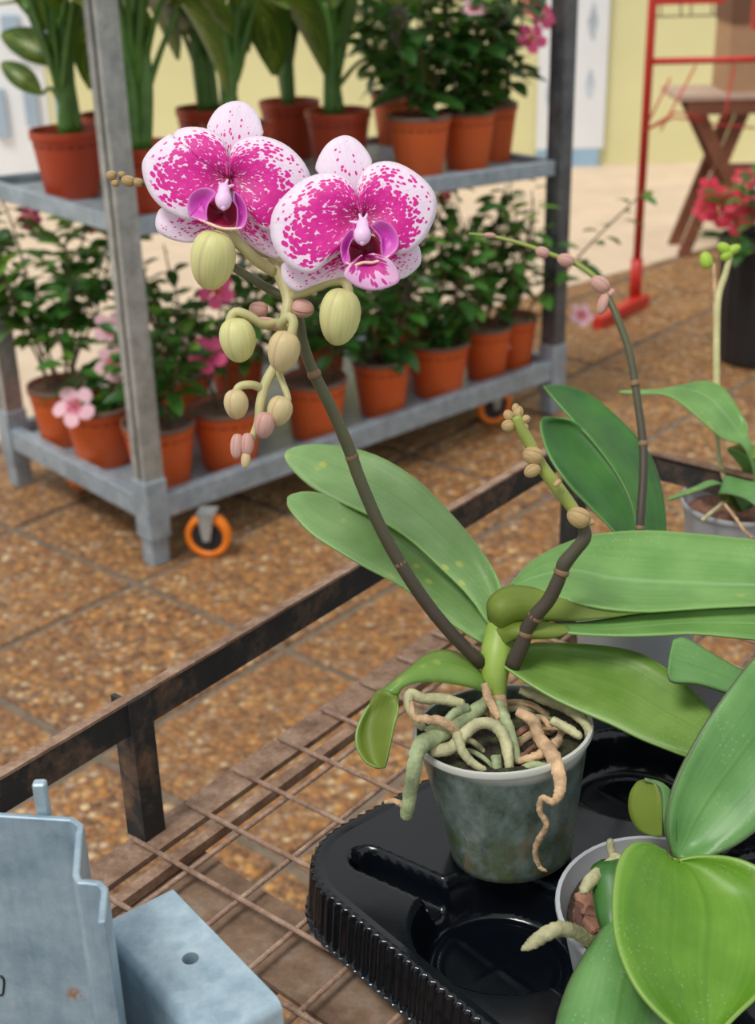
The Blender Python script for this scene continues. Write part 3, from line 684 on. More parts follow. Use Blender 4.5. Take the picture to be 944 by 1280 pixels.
# right lower leaf
L4 = [((628, 830, .906), (640, 812, .920), (633, 822, .918)), ((655, 849, .896), (668, 804, .925), (662, 826, .92)), ((691, 871, .887), (709, 804, .925), (699, 834, .918)), ((727, 888, .880), (764, 808, .92), (744, 846, .912)), ((764, 904, .873), (804, 818, .912), (784, 860, .9)), ((800, 922, .866), (837, 838, .903), (820, 882, .888)),
      ((837, 937, .860), (864, 860, .893), (852, 900, .877)), ((860, 945, .857), (882, 878, .885), (873, 912, .87)), ((876, 940, .857), (892, 897, .875), (886, 918, .865)), ((886, 926, .860), (893, 914, .866), (890, 920, .862))]
leaf(orc, L4, M['leaf_olive'], M['leaf_under'])
# long right leaf with folded base
L5 = [((640, 736, .935), (637, 733, .945), (638, 735, .945)), ((662, 738, .925), (657, 708, .955), (660, 724, .945)), ((688, 742, .918), (686, 688, .965), (688, 716, .95)), ((712, 750, .912), (728, 671, .975), (718, 712, .952)), ((753, 759, .906), (775, 664, .98), (765, 722, .952)), ((804, 763, .902), (819, 663, .98), (812, 726, .95)), ((855, 760, .9), (873, 667, .975), (865, 728, .945)), ((900, 757, .898), (912, 671, .97), (908, 730, .94)), ((944, 755, .896), (950, 676, .96), (950, 731, .935)), ((1010, 750, .896), (1010, 700, .94), (1012, 735, .925)), ((1050, 735, .9), (1050, 725, .91))]
L5b = [((634, 800, .918), (612, 772, .920)), ((640, 783, .914), (613, 750, .915), (622, 768, .905)), ((652, 777, .912), (634, 735, .918), (640, 756, .905)), ((685, 776, .912), (664, 736, .922), (674, 756, .912)), ((725, 776, .910), (692, 744, .916)), ((765, 772, .908), (735, 756, .912)), ((806, 765, .904), (800, 763, .904))]
leaf(orc, L5, M['leaf_right'], M['leaf_under'], extra=L5b)
L6 = [((684, 783, .900), (670, 779, .908)), ((720, 791, .894), (705, 779, .912)), ((782, 793, .890), (746, 775, .914), (764, 786, .906)), ((830, 792, .888), (804, 766, .914), (818, 781, .904)), ((873, 791, .886), (868, 761, .91), (872, 778, .902)), ((944, 798, .884), (944, 757, .905), (946, 779, .898)), ((1000, 803, .884), (1000, 760, .9)), ((1060, 790, .886), (1060, 780, .89))]
L6b = [((634, 804, .908), (620, 788, .914)), ((650, 797, .902), (648, 779, .912), (646, 788, .900)), ((690, 796, .898), (682, 780, .908), (686, 788, .898)), ((714, 791, .896), (708, 785, .902))]
leaf(orc, L6, M['leaf_right'], M['leaf_under'], extra=L6b)
# main flower spike and its side branch
SP = [(603, 830, .912), (560, 787, .902), (520, 735, .893), (480, 668, .882), (450, 600, .872), (436, 560, .866), (415, 512, .858), (392, 466, .85), (379, 430, .844), (374, 402, .838), (366, 378, .833), (345, 366, .832), (318, 350, .836), (285, 328, .842), (240, 285, .85), (205, 245, .855), (180, 228, .857), (150, 222, .858)]
r_ = [MPX(x, .87) for x in (9, 8.6, 8.6, 8.2, 8, 8, 7.6, 7.2, 6.8, 6.5, 6, 5.5, 5.3, 5, 4.6, 4.2, 3.8, 3)]
spike(orc, SP, r_, M['stem_dark'], 70)
for p, q in (((500, 704, .888), (488, 684, .885)), ((440, 571, .868), (434, 552, .865)), ((393, 468, .85), (384, 445, .846)), ((585, 812, .908), (572, 799, .905))): node_ring(orc, p, q, MPX(8, .87))
RA = [(338, 318, .826), (345, 333, .824), (354, 352, .822), (361, 374, .82), (358, 395, .817), (354, 420, .815), (348, 450, .813), (334, 476, .811), (326, 502, .809), (323, 528, .808), (314, 550, .807), (305, 574, .806)]
spike(orc, RA, [MPX(x, .81) for x in (6, 8, 8.5, 8.5, 8, 8, 7, 7, 6.5, 6, 4.5, 3)], M['stem_pale'], 44, 'rachis')
D = .81
bud(orc, (265, 326), .800, 38, 28.5, (-4, 38, .01), M['bud_big'], stem=[(343, 340, .822), (322, 326, .815), (300, 306, .807), (284, 294, .803), (272, 293, .80)], sr=.0034)
bud(orc, (424, 397), .806, 36, 26, (-4, 38, .008), M['bud_big'], stem=[(362, 372, .82), (385, 363, .814), (412, 352, .809), (430, 352, .807), (436, 366, .806), (430, 380, .806)], sr=.0031)
bud(orc, (297, 426), .804, 28, 23, (5, 28, .006), M['bud_big'], stem=[(350, 402, .818), (330, 406, .812), (310, 394, .806), (294, 390, .804), (287, 402, .804), (292, 412, .804)], sr=.0028)
bud(orc, (354, 440), .798, 26, 20.5, (-4, 26, .005), M['bud_small'], stem=[(356, 415, .815), (352, 405, .806), (361, 396, .80), (367, 403, .798), (364, 420, .798)], sr=.003)
bud(orc, (295, 506), .803, 19, 15.5, (2, 18, .004), M['bud_small'], stem=[(328, 486, .81), (315, 481, .805), (300, 483, .803), (293, 494, .803)], sr=.0026)
bud(orc, (349, 514), .805, 19, 16, (-4, 18, .003), M['bud_small'], stem=[(347, 462, .812), (354, 480, .808), (360, 498, .806), (356, 508, .805)], sr=.0022)
bud(orc, (330, 532), .802, 17, 13, (-2, 16, .003), M['bud_pink'])
for (x, y, a, b_) in ((296, 558, 16, 8.5), (309, 556, 15, 8.5), (307, 575, 11, 6)): bud(orc, (x, y), .803, a, b_, (-1, 12, 0), M['bud_small'] if y > 570 else M['bud_pink'])
bud(orc, (323, 387), .824, 12, 11, (-10, -2, 0), M['bud_pink']); bud(orc, (379, 386), .816, 14, 12, (12, 2, 0), M['bud_pink']); bud(orc, (335, 404), .817, 17, 8, (-16, -4, 0), M['bud_pink'])
for (x, y, a, b_) in ((139, 219, 6.5, 6), (144, 229, 5, 4.5), (160, 226, 9, 7), (172, 228, 7, 5.5), (152, 218, 5, 4)): bud(orc, (x, y), .856, a, b_, (-8, -2, 0), M['bud_tan'])
# right stub spike
S2 = [(640, 832, .908), (652, 807, .902), (659, 786, .898), (671, 768, .893), (686, 750, .889), (696, 730, .885), (702, 715, .882), (706, 704, .880), (719, 688, .877), (731, 672, .874), (729, 656, .872), (722, 643, .870)]
spike(orc, S2, [MPX(x, .88) for x in (11, 10, 9.5, 9.5, 9, 9, 8.5, 9.5, 8.5, 8.5, 7.5, 7)], M['stem_dark'], 44)
S2b = [(726, 650, .870), (713, 631, .868), (698, 611, .865), (683, 591, .862), (673, 575, .860), (662, 554, .857), (652, 536, .855), (645, 520, .853)]
spike(orc, S2b, [MPX(x, .86) for x in (7, 8, 8.5, 8, 7.5, 7.5, 7.5, 6)], M['stem_green'], 30)
for p, q in (((702, 715, .882), (706, 704, .88)), ((657, 792, .899), (661, 780, .897)), ((669, 771, .894), (674, 764, .892))): node_ring(orc, p, q, MPX(9, .88))
for (x, y, a, b_, ax) in ((723, 646, 15, 13, (-12, -6)), (737, 652, 7, 5, (8, 3)), (666, 569, 13, 11.5, (-10, -4)), (665, 588, 11, 8.5, (-8, 5)), (648, 515, 8, 7, (2, -8)), (635, 532, 8.5, 8, (-8, 2)), (636, 519, 7.5, 6.5, (-4, -6)), (657, 524, 6.5, 5.5, (6, -2)), (645, 510, 6, 5, (0, -6)), (655, 533, 6, 5, (5, 3)), (697, 604, 6, 4, (5, -5))):
    bud(orc, (x, y), .855 if y < 620 else .866, a, b_, ax, M['bud_tan'])
# roots
RT = [([(611, 876, .902), (589, 893, .89), (565, 911, .878), (540, 924, .868), (526, 932, .858), (519, 953, .852), (514, 983, .855), (508, 1018, .862)], [8, 9.5, 10, 10.5, 11, 9.5, 9, 8], 'root_green'),
      ([(540, 938, .868), (563, 935, .866), (582, 916, .868), (600, 904, .872), (620, 908, .872), (632, 927, .868), (637, 958, .862)], [8, 8, 8, 7.5, 7.5, 7.5, 6], 'root_pale'),
      ([(622, 880, .9), (629, 895, .89), (638, 915, .88), (646, 950, .868)], [8, 8, 7, 6], 'root_green'),
      ([(648, 890, .89), (667, 902, .882), (674, 922, .872), (690, 943, .86), (699, 968, .845), (700, 988, .842), (692, 1002, .842), (678, 998, .842), (675, 1014, .845), (683, 1031, .848), (675, 1047, .852), (669, 1065, .857), (674, 1083, .862), (682, 1088, .862)], [7, 8, 8, 9.5, 8.5, 7, 5, 4, 4, 4, 4, 3.5, 3, 2], 'root_tan'),
      ([(700, 924, .872), (688, 935, .868), (672, 945, .866), (650, 951, .866)], [6, 6.5, 6, 5], 'root_tan'),
      ([(650, 862, .92), (675, 872, .918), (700, 882, .91), (720, 893, .898), (734, 908, .888), (736, 920, .886)], [6, 7, 7, 7, 6, 5], 'root_pale'),
      ([(578, 881, .895), (555, 874, .89), (528, 873, .886), (512, 867, .884), (513, 887, .88), (528, 909, .876)], [7, 7.5, 7, 7, 6, 5], 'root_pale'),
      ([(578, 930, .868), (568, 912, .866), (552, 902, .864), (532, 899, .866), (518, 896, .866), (514, 878, .868)], [5, 6, 6, 5.5, 4, 2.5], 'root_tan'),
      ([(570, 915, .864), (578, 938, .862), (590, 953, .862), (606, 963, .862)], [6, 6, 5.5, 4], 'root_pale'),
      ([(585, 885, .888), (568, 892, .882), (552, 908, .878), (535, 912, .874)], [6.5, 6, 6, 5], 'root_green'),
      ([(650, 965, .862), (668, 957, .86), (692, 961, .858)], [6, 6, 5], 'root_green'),
      ([(620, 945, .866), (622, 962, .862)], [7, 6], 'root_green'),
      ([(690, 900, .885), (712, 912, .88), (724, 920, .878)], [6, 6, 5], 'root_pale'),
      ([(480, 1003, .864), (492, 1001, .863), (503, 1006, .863)], [2.5, 3.5, 4], 'root_tan'),
      ([(606, 855, .898), (611, 872, .894), (622, 896, .888)], [5, 6, 5], 'root_tan')]
for pts, r, mt in RT: root(orc, pts, r, M[mt])
rr_ = random.Random(3); axm = (rimc-basec).normalized(); cs = rimc-axm*.007
ux = axm.cross(Vector((0, 1, 0))).normalized(); uy = axm.cross(ux)
for k in range(16):
    a = rr_.uniform(0, 6.28); q0 = .046*math.sqrt(rr_.random()); a2 = a+rr_.uniform(.5, 1.6); q1 = rr_.uniform(.02, .050)
    p0, p1 = cs+ux*q0*math.cos(a)+uy*q0*math.sin(a), cs+ux*q1*math.cos(a2)+uy*q1*math.sin(a2)
    rad = rr_.uniform(.0014, .0026)
    MB().tube([p0-axm*.004, p0.lerp(p1, .35)+axm*rr_.uniform(.001, .005), p0.lerp(p1, .7)+axm*rr_.uniform(.0, .004), p1-axm*.004], [rad*.8, rad, rad, rad*.6], 7, True, 14).make('aerial_root', M[rr_.choice(['root_green', 'root_tan', 'root_pale', 'bark'])], orc)
for k in range(34):
    a = rr_.uniform(0, 6.28); q0 = .050*math.sqrt(rr_.random()); p0 = cs+ux*q0*math.cos(a)+uy*q0*math.sin(a)-axm*.002
    MB().ball(p0, (rr_.uniform(.002, .005), rr_.uniform(.002, .004), rr_.uniform(.0015, .003)), 5, Matrix.Rotation(rr_.uniform(0, 6), 3, 'Z')).make('moss_clump', M['moss'], orc)
# ------------------------------------------------------------------ orchid flowers
M['petal'] = m_petal('spotted_petal', .56, 1.06, 42., 30., 0., low_solid=.14)
M['petal2'] = m_petal('spotted_petal_b', .56, 1.06, 42., 30., 7., low_solid=.14)
M['dorsal'] = m_petal('pale_sepal', .10, 1.0, 22., 20., 2., dens=.72)
M['lower'] = m_petal('lower_sepal', .36, .98, 26., 20., 5., dens=.82)
M['midlobe'] = m_petal('lip_front', .35, 1.1, 26., 4., 9., white=(240, 190, 225), mag=(206, 60, 165))
def m_simple(name, a, b, tl=.2):
    t = NT(name); x = t.xyz(t.uv()); c_ = t.mix(t.sm(x[1], .3, 1.), a, b); t.p(Base_Color=c_, Roughness=.4); t.translucent(c_, tl); return t.m
M['lobe'] = m_simple('lip_lobe', lin(214, 60, 190), lin(226, 120, 206))
M['throat'] = m_simple('dark_throat', lin(120, 0, 40), lin(150, 10, 60), .1)
M['column'] = plain('column_pink', lin(236, 196, 232), .4, var=.06, sc=200)
M['lip_base'] = plain('lip_base_cream', lin(238, 200, 176), .45, var=.1, sc=200)
def petal(parent, name, base, outline, d, cup, lift, mat, ripple=.0, nr=12, off=0., tilt=(0, 0)):
    """fan of rings from base to outline, pixel coords; cup = how far the middle bows towards the camera (m)"""
    P = cat([Vector((x, y, 0)) for x, y in outline], 56); V = []; U = []; F = []; n = len(P)
    bx, by = base
    for i in range(nr+1):
        t_ = (i+.0)/nr
        for j, p in enumerate(P):
            s = j/(n-1); x = bx+(p.x-bx)*t_; y = by+(p.y-by)*t_
            dz = lift*t_+cup*math.sin(math.pi*min(1, t_*.92))+ripple*math.sin(s*19+off)*t_**3
            dz += tilt[0]*(x-bx)/100+tilt[1]*(y-by)/100
            V.append(C(x, y, d-dz)); U.append((s, t_))
    for i in range(nr):
        for j in range(n-1): k = i*n+j; F.append((k, k+1, k+n+1, k+n))
    s_ = sum(((V[f[1]]-V[f[0]]).cross(V[f[3]]-V[f[0]])).dot(CAM-V[f[0]]) for f in F[n:])
    if s_ < 0: F = [f[::-1] for f in F]
    o = mk(name, V, F, mat, parent, U, fix=False); solid(o, .0006); return o
def flower(off, sc, D0, parts, stem, label):
    def T(pts): return [(off[0]+x/sc, off[1]+y/sc) for x, y in pts]
    fl_ = MB().tube([C(*p) for p in stem], .0026, 8, True, 16).make('flower', M['stem_pale'], orc); fl_['label'] = label
    for (nm, base, out, dd, cup, lift, mat, rip, tilt) in parts:
        petal(fl_, nm, T([base])[0], T(out), D0+dd, cup, lift, mat, rip, tilt=tilt)
    return fl_, T
f1, T1 = flower((160, 110), 4.29, .800, [
    ('sepal', (535, 460), [(520, 440), (455, 290), (424, 220), (440, 165), (480, 110), (535, 78), (590, 69), (645, 86), (695, 140), (720, 210), (722, 255), (650, 330), (560, 430)], .010, .002, -.004, M['dorsal'], .0005, (0, 0)),
    ('sepal', (500, 690), [(470, 640), (330, 650), (200, 638), (160, 665), (147, 730), (170, 780), (240, 815), (330, 830), (420, 812), (500, 770), (520, 720)], .012, .002, -.004, M['lower'], .0005, (0, 0)),
    ('sepal', (550, 690), [(560, 660), (650, 660), (750, 720), (820, 800), (850, 880), (820, 915), (760, 905), (690, 870), (620, 820), (560, 760), (540, 710)], .012, .002, -.004, M['lower'], .0005, (0, 0)),
    ('petal', (525, 480), [(540, 440), (535, 350), (505, 270), (430, 220), (330, 208), (262, 226), (236, 262), (225, 246), (150, 298), (92, 365), (74, 420), (88, 500), (122, 575), (180, 640), (260, 690), (335, 712), (410, 690), (475, 630), (520, 540)], .004, .006, .000, M['petal'], .0007, (0, 0)),
    ('petal', (550, 480), [(540, 440), (548, 340), (600, 280), (680, 257), (760, 266), (850, 306), (920, 368), (962, 430), (985, 500), (975, 600), (920, 690), (850, 745), (760, 768), (690, 735), (620, 650), (565, 560)], .004, .006, .000, M['petal2'], .0007, (0, 0)),
    ], [(338, 320, .826), (322, 312, .822), (300, 296, .817), (286, 265, .812), (283, 240, .806)], 'open bloom higher up at the left')
f2, T2 = flower((330, 160), 4.104, .790, [
    ('sepal', (470, 430), [(455, 420), (420, 320), (330, 245), (266, 218), (280, 150), (330, 76), (405, 38), (468, 54), (525, 112), (556, 180), (520, 240), (495, 320), (480, 410)], .010, .002, -.004, M['dorsal'], .0005, (0, 0)),
    ('sepal', (460, 640), [(450, 610), (330, 650), (200, 700), (105, 690), (88, 735), (110, 800), (170, 838), (250, 812), (330, 785), (430, 765), (480, 700)], .012, .002, -.004, M['lower'], .0005, (0, 0)),
    ('sepal', (580, 650), [(590, 620), (690, 620), (780, 596), (806, 640), (802, 700), (755, 748), (700, 776), (640, 765), (580, 700)], .010, .002, -.003, M['lower'], .0005, (0, 0)),
    ('petal', (490, 450), [(495, 410), (470, 320), (435, 266), (380, 236), (300, 230), (200, 265), (120, 330), (60, 400), (34, 480), (40, 580), (90, 670), (165, 728), (240, 746), (310, 705), (390, 640), (450, 560), (485, 490)], .004, .006, .001, M['petal'], .0007, (0, 0)),
    ('petal', (510, 450), [(500, 410), (475, 330), (484, 268), (530, 200), (610, 170), (700, 184), (800, 244), (868, 320), (889, 400), (870, 480), (825, 565), (765, 622), (695, 652), (630, 620), (560, 540), (515, 480)], .004, .006, .000, M['petal2'], .0007, (0, 0)),
    ('lip', (515, 660), [(560, 640), (640, 670), (690, 735), (694, 785), (645, 815), (560, 834), (480, 816), (416, 768), (418, 725), (460, 680), (500, 650)], -.006, .004, .006, M['midlobe'], .001, (0, 0)),
    ], [(342, 328, .826), (365, 335, .820), (400, 332, .812), (435, 312, .806), (450, 295, .800)], 'open bloom lower down at the right')
def lipset(fl_, T, D0, lobes, throat, col, cr, star, base):
    for out, tl in lobes:
        P = T(out); cxp = sum(p[0] for p in P)/len(P); cyp = sum(p[1] for p in P)/len(P)
        petal(fl_, 'lip_lobe', (cxp, cyp), P+[P[0]], D0-.007, -.002, .006, M['lobe'], 0, 6, tilt=tl)
    P = T(throat); cxp = sum(p[0] for p in P)/len(P); cyp = sum(p[1] for p in P)/len(P)
    petal(fl_, 'throat', (cxp, cyp), P+[P[0]], D0-.001, -.001, .006, M['throat'], 0, 6)
    P = T(base); 
    MB().tube([C(x, y, D0-.012) for x, y in P], [.0004]+[.0009]*(len(P)-2)+[.0004], 8, True, 20).make('lip_rim', M['lip_base'], fl_)
    c_ = T([col])[0]; ctr = C(c_[0], c_[1], D0-.013)
    b = MB().ball(ctr, (MPX(cr[0], .79), MPX(cr[0], .79), MPX(cr[1], .79)), 12, frame(-dn+.2*fw, -fw))
    b.tube([ctr, C(c_[0]+.5, c_[1]-cr[1]*1.0, D0-.010), C(c_[0]+1, c_[1]-cr[1]*1.3, D0-.004)], [MPX(cr[0]*.85, .79), MPX(cr[0]*.7, .79), MPX(cr[0]*.5, .79)], 10, True, 8)
    for x, y in T(star): b.tube([C(c_[0]+1, c_[1]-cr[1]*1.1, D0-.009), C(x, y, D0-.008)], [MPX(3.6, .79), MPX(1.4, .79)], 6)
    b.ball(C(c_[0], c_[1]+cr[1]*.75, D0-.015), (MPX(3.5, .79), MPX(3.5, .79), MPX(4, .79)), 8)
    b.make('column', M['column'], fl_)
lipset(f1, T1, .800, [([(335, 690), (322, 640), (335, 580), (380, 545), (430, 538), (468, 560), (450, 590), (425, 630), (418, 680), (420, 715), (375, 705)], (.006, 0)), ([(572, 555), (605, 585), (632, 640), (636, 700), (615, 750), (585, 752), (590, 700), (588, 640), (570, 600)], (-.006, 0))],
       [(430, 620), (500, 600), (570, 620), (590, 700), (560, 745), (500, 740), (440, 720), (418, 670)], (512, 600), (10.5, 13), [(490, 512), (535, 490), (570, 520)], [(380, 705), (430, 725), (480, 745), (520, 755), (580, 755), (612, 750)])
lipset(f2, T2, .790, [([(402, 670), (396, 610), (415, 560), (450, 520), (475, 540), (445, 580), (430, 630), (438, 680), (420, 700)], (.006, 0)), ([(548, 500), (590, 476), (640, 490), (678, 535), (690, 590), (672, 635), (620, 672), (605, 630), (600, 570), (575, 530)], (-.006, 0))],
       [(440, 600), (500, 560), (570, 560), (605, 620), (590, 670), (530, 690), (470, 695), (432, 660)], (505, 548), (11, 13), [(440, 480), (488, 440), (530, 440)], [(418, 690), (460, 705), (510, 690), (560, 690), (620, 670), (648, 652)])
# ------------------------------------------------------------------ second orchid (milky pot, near right)
r2 = C(822, 1130, .80); b2 = Vector((r2.x+.002, r2.y+.004, TZ+.0065))
o2 = thing('potted_orchid', b2, 'flowerless orchid with broad bright green leaves in a milky pot nearest the camera', 'orchid')
potlathe(o2, b2, r2, .0605, M['pot_milky'], rb=.72, soil=M['soil'], soil_d=.014)
for k in range(90):
    a = random.uniform(0, 2*math.pi); rr = .048*math.sqrt(random.random()); s = random.uniform(.006, .013)
    p = r2+Vector((rr*math.cos(a), rr*math.sin(a), -.010+random.uniform(-.004, .005)))
    if k < 34: p = r2+Vector((random.uniform(-.05, -.02), random.uniform(-.025, .02), -.003+random.uniform(-.005, .004))); s = random.uniform(.006, .011)
    R_ = Matrix.Rotation(random.uniform(0, 6), 3, 'Z') @ Matrix.Rotation(random.uniform(-.7, .7), 3, 'X')
    V = [p+R_ @ Vector((x*s*random.uniform(.7, 1.1), y*s*.7*random.uniform(.7, 1.1), z*s*.45*random.uniform(.6, 1.2))) for z in (-1, 1) for y in (-1, 1) for x in (-1, 1)]
    if max((v-r2).to_2d().length for v in V) > .054: continue
    bev(mk('bark_chip', V, [(0, 2, 3, 1), (4, 5, 7, 6), (0, 1, 5, 4), (2, 6, 7, 3), (0, 4, 6, 2), (1, 3, 7, 5)], M['bark'], o2, smooth=False), .0015, 1)
MB().tube([C(850, 1125, .805), C(848, 1095, .808), C(847, 1072, .81)], [.011, .013, .009], 12, True, 10).make('crown', M['crown'], o2)
root(o2, [(740, 1180, .775), (722, 1166, .765), (702, 1161, .757), (682, 1168, .752), (664, 1180, .75), (655, 1186, .75)], [7, 8, 8.5, 8, 6.5, 3], M['root_pale'])
root(o2, [(805, 1100, .80), (780, 1080, .806), (766, 1068, .81), (763, 1052, .81)], [8, 7, 5, 4], M['root_pale'])
root(o2, [(800, 1085, .803), (770, 1078, .806), (742, 1098, .79), (730, 1112, .785)], [7, 8, 8, 6], M['root_pale'])
la = [((842, 1070, .806), (852, 1072, .806)), ((836, 1040, .800), (880, 1070, .800), (858, 1052, .812)), ((838, 1005, .80), (905, 1063, .80), (872, 1024, .812)), ((853, 962, .805), (932, 1048, .80), (893, 990, .815)), ((882, 908, .81), (972, 1015, .80), (930, 940, .815)), ((912, 862, .82), (1000, 975, .81), (962, 895, .82)), ((944, 822, .83), (1010, 930, .82), (985, 855, .83)), ((985, 790, .845), (1020, 860, .84)), ((1012, 790, .85), (1018, 800, .85))]
leaf(o2, la, M['leaf_c'], M['leaf_under'], .0022)
lb = [((842, 1078, .80), (850, 1076, .80)), ((824, 1058, .79), (882, 1071, .795), (852, 1078, .80)), ((796, 1053, .775), (925, 1076, .785), (868, 1092, .795)), ((777, 1074, .762), (968, 1098, .775), (882, 1122, .785)), ((769, 1115, .748), (992, 1135, .76), (886, 1155, .77)), ((770, 1160, .735), (995, 1175, .745), (883, 1190, .757)), ((781, 1201, .722), (978, 1212, .73), (881, 1225, .742)), ((800, 1237, .712), (946, 1242, .718), (882, 1256, .73)), ((830, 1270, .704), (915, 1270, .708), (884, 1284, .718)), ((868, 1300, .698), (890, 1298, .70), (880, 1304, .703))]
leaf(o2, lb, M['leaf_b'], M['leaf_under'], .0022, 13, 34)
lc = [((752, 1074, .806), (800, 1070, .806)), ((738, 1086, .796), (820, 1085, .80), (775, 1082, .79)), ((741, 1118, .788), (815, 1120, .79), (775, 1118, .78)), ((746, 1148, .78), (808, 1155, .782), (772, 1150, .772)), ((757, 1178, .772), (800, 1190, .776), (775, 1180, .768)), ((766, 1206, .766), (788, 1215, .77)), ((772, 1222, .763), (778, 1224, .764))]
leaf(o2, lc, M['leaf_d'], M['leaf_under'])  # leaf lies in shadow; its shade is painted in with the darker green
ld = [((800, 1120, .80), (850, 1120, .80)), ((756, 1155, .775), (850, 1180, .785), (800, 1150, .77)), ((721, 1207, .75), (850, 1235, .762), (785, 1200, .745)), ((702, 1250, .735), (850, 1290, .745), (776, 1252, .727)), ((693, 1290, .72), (840, 1330, .73), (768, 1295, .712)), ((695, 1340, .705), (815, 1370, .712), (755, 1345, .70)), ((725, 1395, .69), (770, 1405, .692)), ((745, 1412, .686), (752, 1412, .686))]
leaf(o2, ld, M['leaf_c'], M['leaf_under'])
# small curled leaf
le = [((846, 1055, .808), (832, 1052, .81)), ((846, 1025, .806), (829, 1040, .80), (842, 1036, .795)), ((845, 995, .806), (829, 1010, .798), (838, 1000, .792)), ((832, 975, .806), (828, 985, .798)), ((812, 973, .812), (826, 990, .80), (819, 980, .808))]
le1 = [((846, 1052, .808), (830, 1045, .806)), ((846, 1020, .806), (829, 1020, .80)), ((842, 993, .806), (829, 995, .798)), ((828, 978, .806), (824, 980, .80)), ((806, 972, .808), (806, 975, .806))]
le2 = [((829, 1045, .803), (826, 1046, .804)), ((829, 1030, .802), (800, 1038, .812)), ((829, 1012, .80), (788, 1015, .816)), ((828, 995, .80), (789, 992, .816)), ((822, 980, .802), (799, 977, .814)), ((812, 973, .806), (808, 973, .808))]
leaf(o2, le1, M['leaf_c'], M['leaf_under'], .0016, 7, 16, extra=le2)
# twisted leaf reaching out behind the upright leaf, folded tip
lf = [((868, 1055, .815), (884, 1050, .815)), ((905, 985, .84), (935, 985, .84)), ((948, 915, .86), (975, 905, .86)), ((950, 875, .868), (962, 848, .878)), ((912, 866, .864), (930, 838, .880), (922, 851, .874)), ((872, 854, .860), (892, 817, .880), (882, 836, .872)), ((842, 852, .858), (858, 797, .880), (848, 826, .870)), ((837, 842, .860), (842, 799, .878), (838, 821, .869))]
leaf(o2, lf, M['leaf_c'], M['leaf_under'])
# ------------------------------------------------------------------ third orchid (behind, bud spike arching left)
r3 = C(798, 728, 1.10); b3 = Vector((r3.x, r3.y, BZ+.003))
o3 = thing('potted_orchid', b3, 'orchid with upright dark leaves and arching rose-bud spike behind the blooming one', 'orchid')
potlathe(o3, b3, Vector((r3.x, r3.y, max(r3.z, BZ+.085))), .055, M['pot_milky'], rb=.75, soil=M['soil'])
l3b = [((800, 690, 1.105), (833, 694, 1.11)), ((792, 635, 1.11), (833, 645, 1.13), (812, 640, 1.125)), ((772, 592, 1.12), (826, 602, 1.15), (798, 592, 1.14)), ((740, 549, 1.13), (811, 564, 1.165), (772, 550, 1.155)), ((717, 525, 1.14), (782, 530, 1.175), (746, 522, 1.165)), ((694, 499, 1.15), (744, 497, 1.18), (716, 495, 1.17)), ((683, 486, 1.158), (710, 482, 1.175)), ((680, 482, 1.16), (684, 481, 1.165))]
leaf(o3, l3b, M['leaf_d'], M['leaf_under'])
l3a = [((790, 705, 1.085), (808, 700, 1.09)), ((770, 666, 1.085), (806, 672, 1.10), (790, 672, 1.102)), ((742, 637, 1.09), (797, 640, 1.11), (772, 632, 1.11)), ((712, 606, 1.095), (782, 600, 1.12), (746, 594, 1.12)), ((688, 571, 1.105), (754, 561, 1.13), (720, 560, 1.13)), ((678, 541, 1.115), (724, 531, 1.135), (700, 534, 1.135)), ((677, 526, 1.12), (697, 522, 1.13)), ((679, 521, 1.125), (684, 520, 1.127))]
leaf(o3, l3a, M['leaf_d'], M['leaf_under'])
l3c = [((806, 722, 1.09), (822, 716, 1.09)), ((860, 735, 1.06), (870, 712, 1.09)), ((930, 745, 1.04), (940, 705, 1.08)), ((985, 740, 1.02), (985, 722, 1.04))]
leaf(o3, l3c, M['leaf_d'], M['leaf_under'])
S3 = [(800, 705, 1.085), (800, 660, 1.08), (804, 600, 1.085), (804, 555, 1.09), (797, 500, 1.095), (787, 440, 1.10), (771, 395, 1.105), (760, 370, 1.11), (745, 348, 1.112), (724, 332, 1.115), (705, 324, 1.118), (678, 314, 1.12), (650, 304, 1.122), (618, 296, 1.125), (586, 292, 1.128)]
spike(o3, S3[:8], [MPX(x, 1.09) for x in (5.5, 5.5, 5.3, 5.3, 5, 5, 4.6, 4.2)], M['stem_dark'], 40); spike(o3, S3[7:], [MPX(x, 1.09) for x in (4.2, 3.8, 3.5, 3.3, 3, 2.6, 2.2, 1.5)], M['stem_green'], 30)
for p, q in ((S3[1], S3[2]), (S3[3], S3[4]), ((794, 480, 1.096), (790, 460, 1.098))): node_ring(o3, p, q, MPX(5.5, 1.09))
for (x, y, a, b_, ax) in ((750, 355, 13, 10, (-9, -7)), (707, 325, 11, 8.5, (-9, -3)), (678, 315, 9, 7, (-9, -4)), (754, 380, 14, 7, (-4, 12)), (612, 294, 8, 3.5, (-9, -1)), (764, 366, 6, 5, (4, -4))): bud(o3, (x, y), 1.11, a, b_, ax, M['bud_pink'])
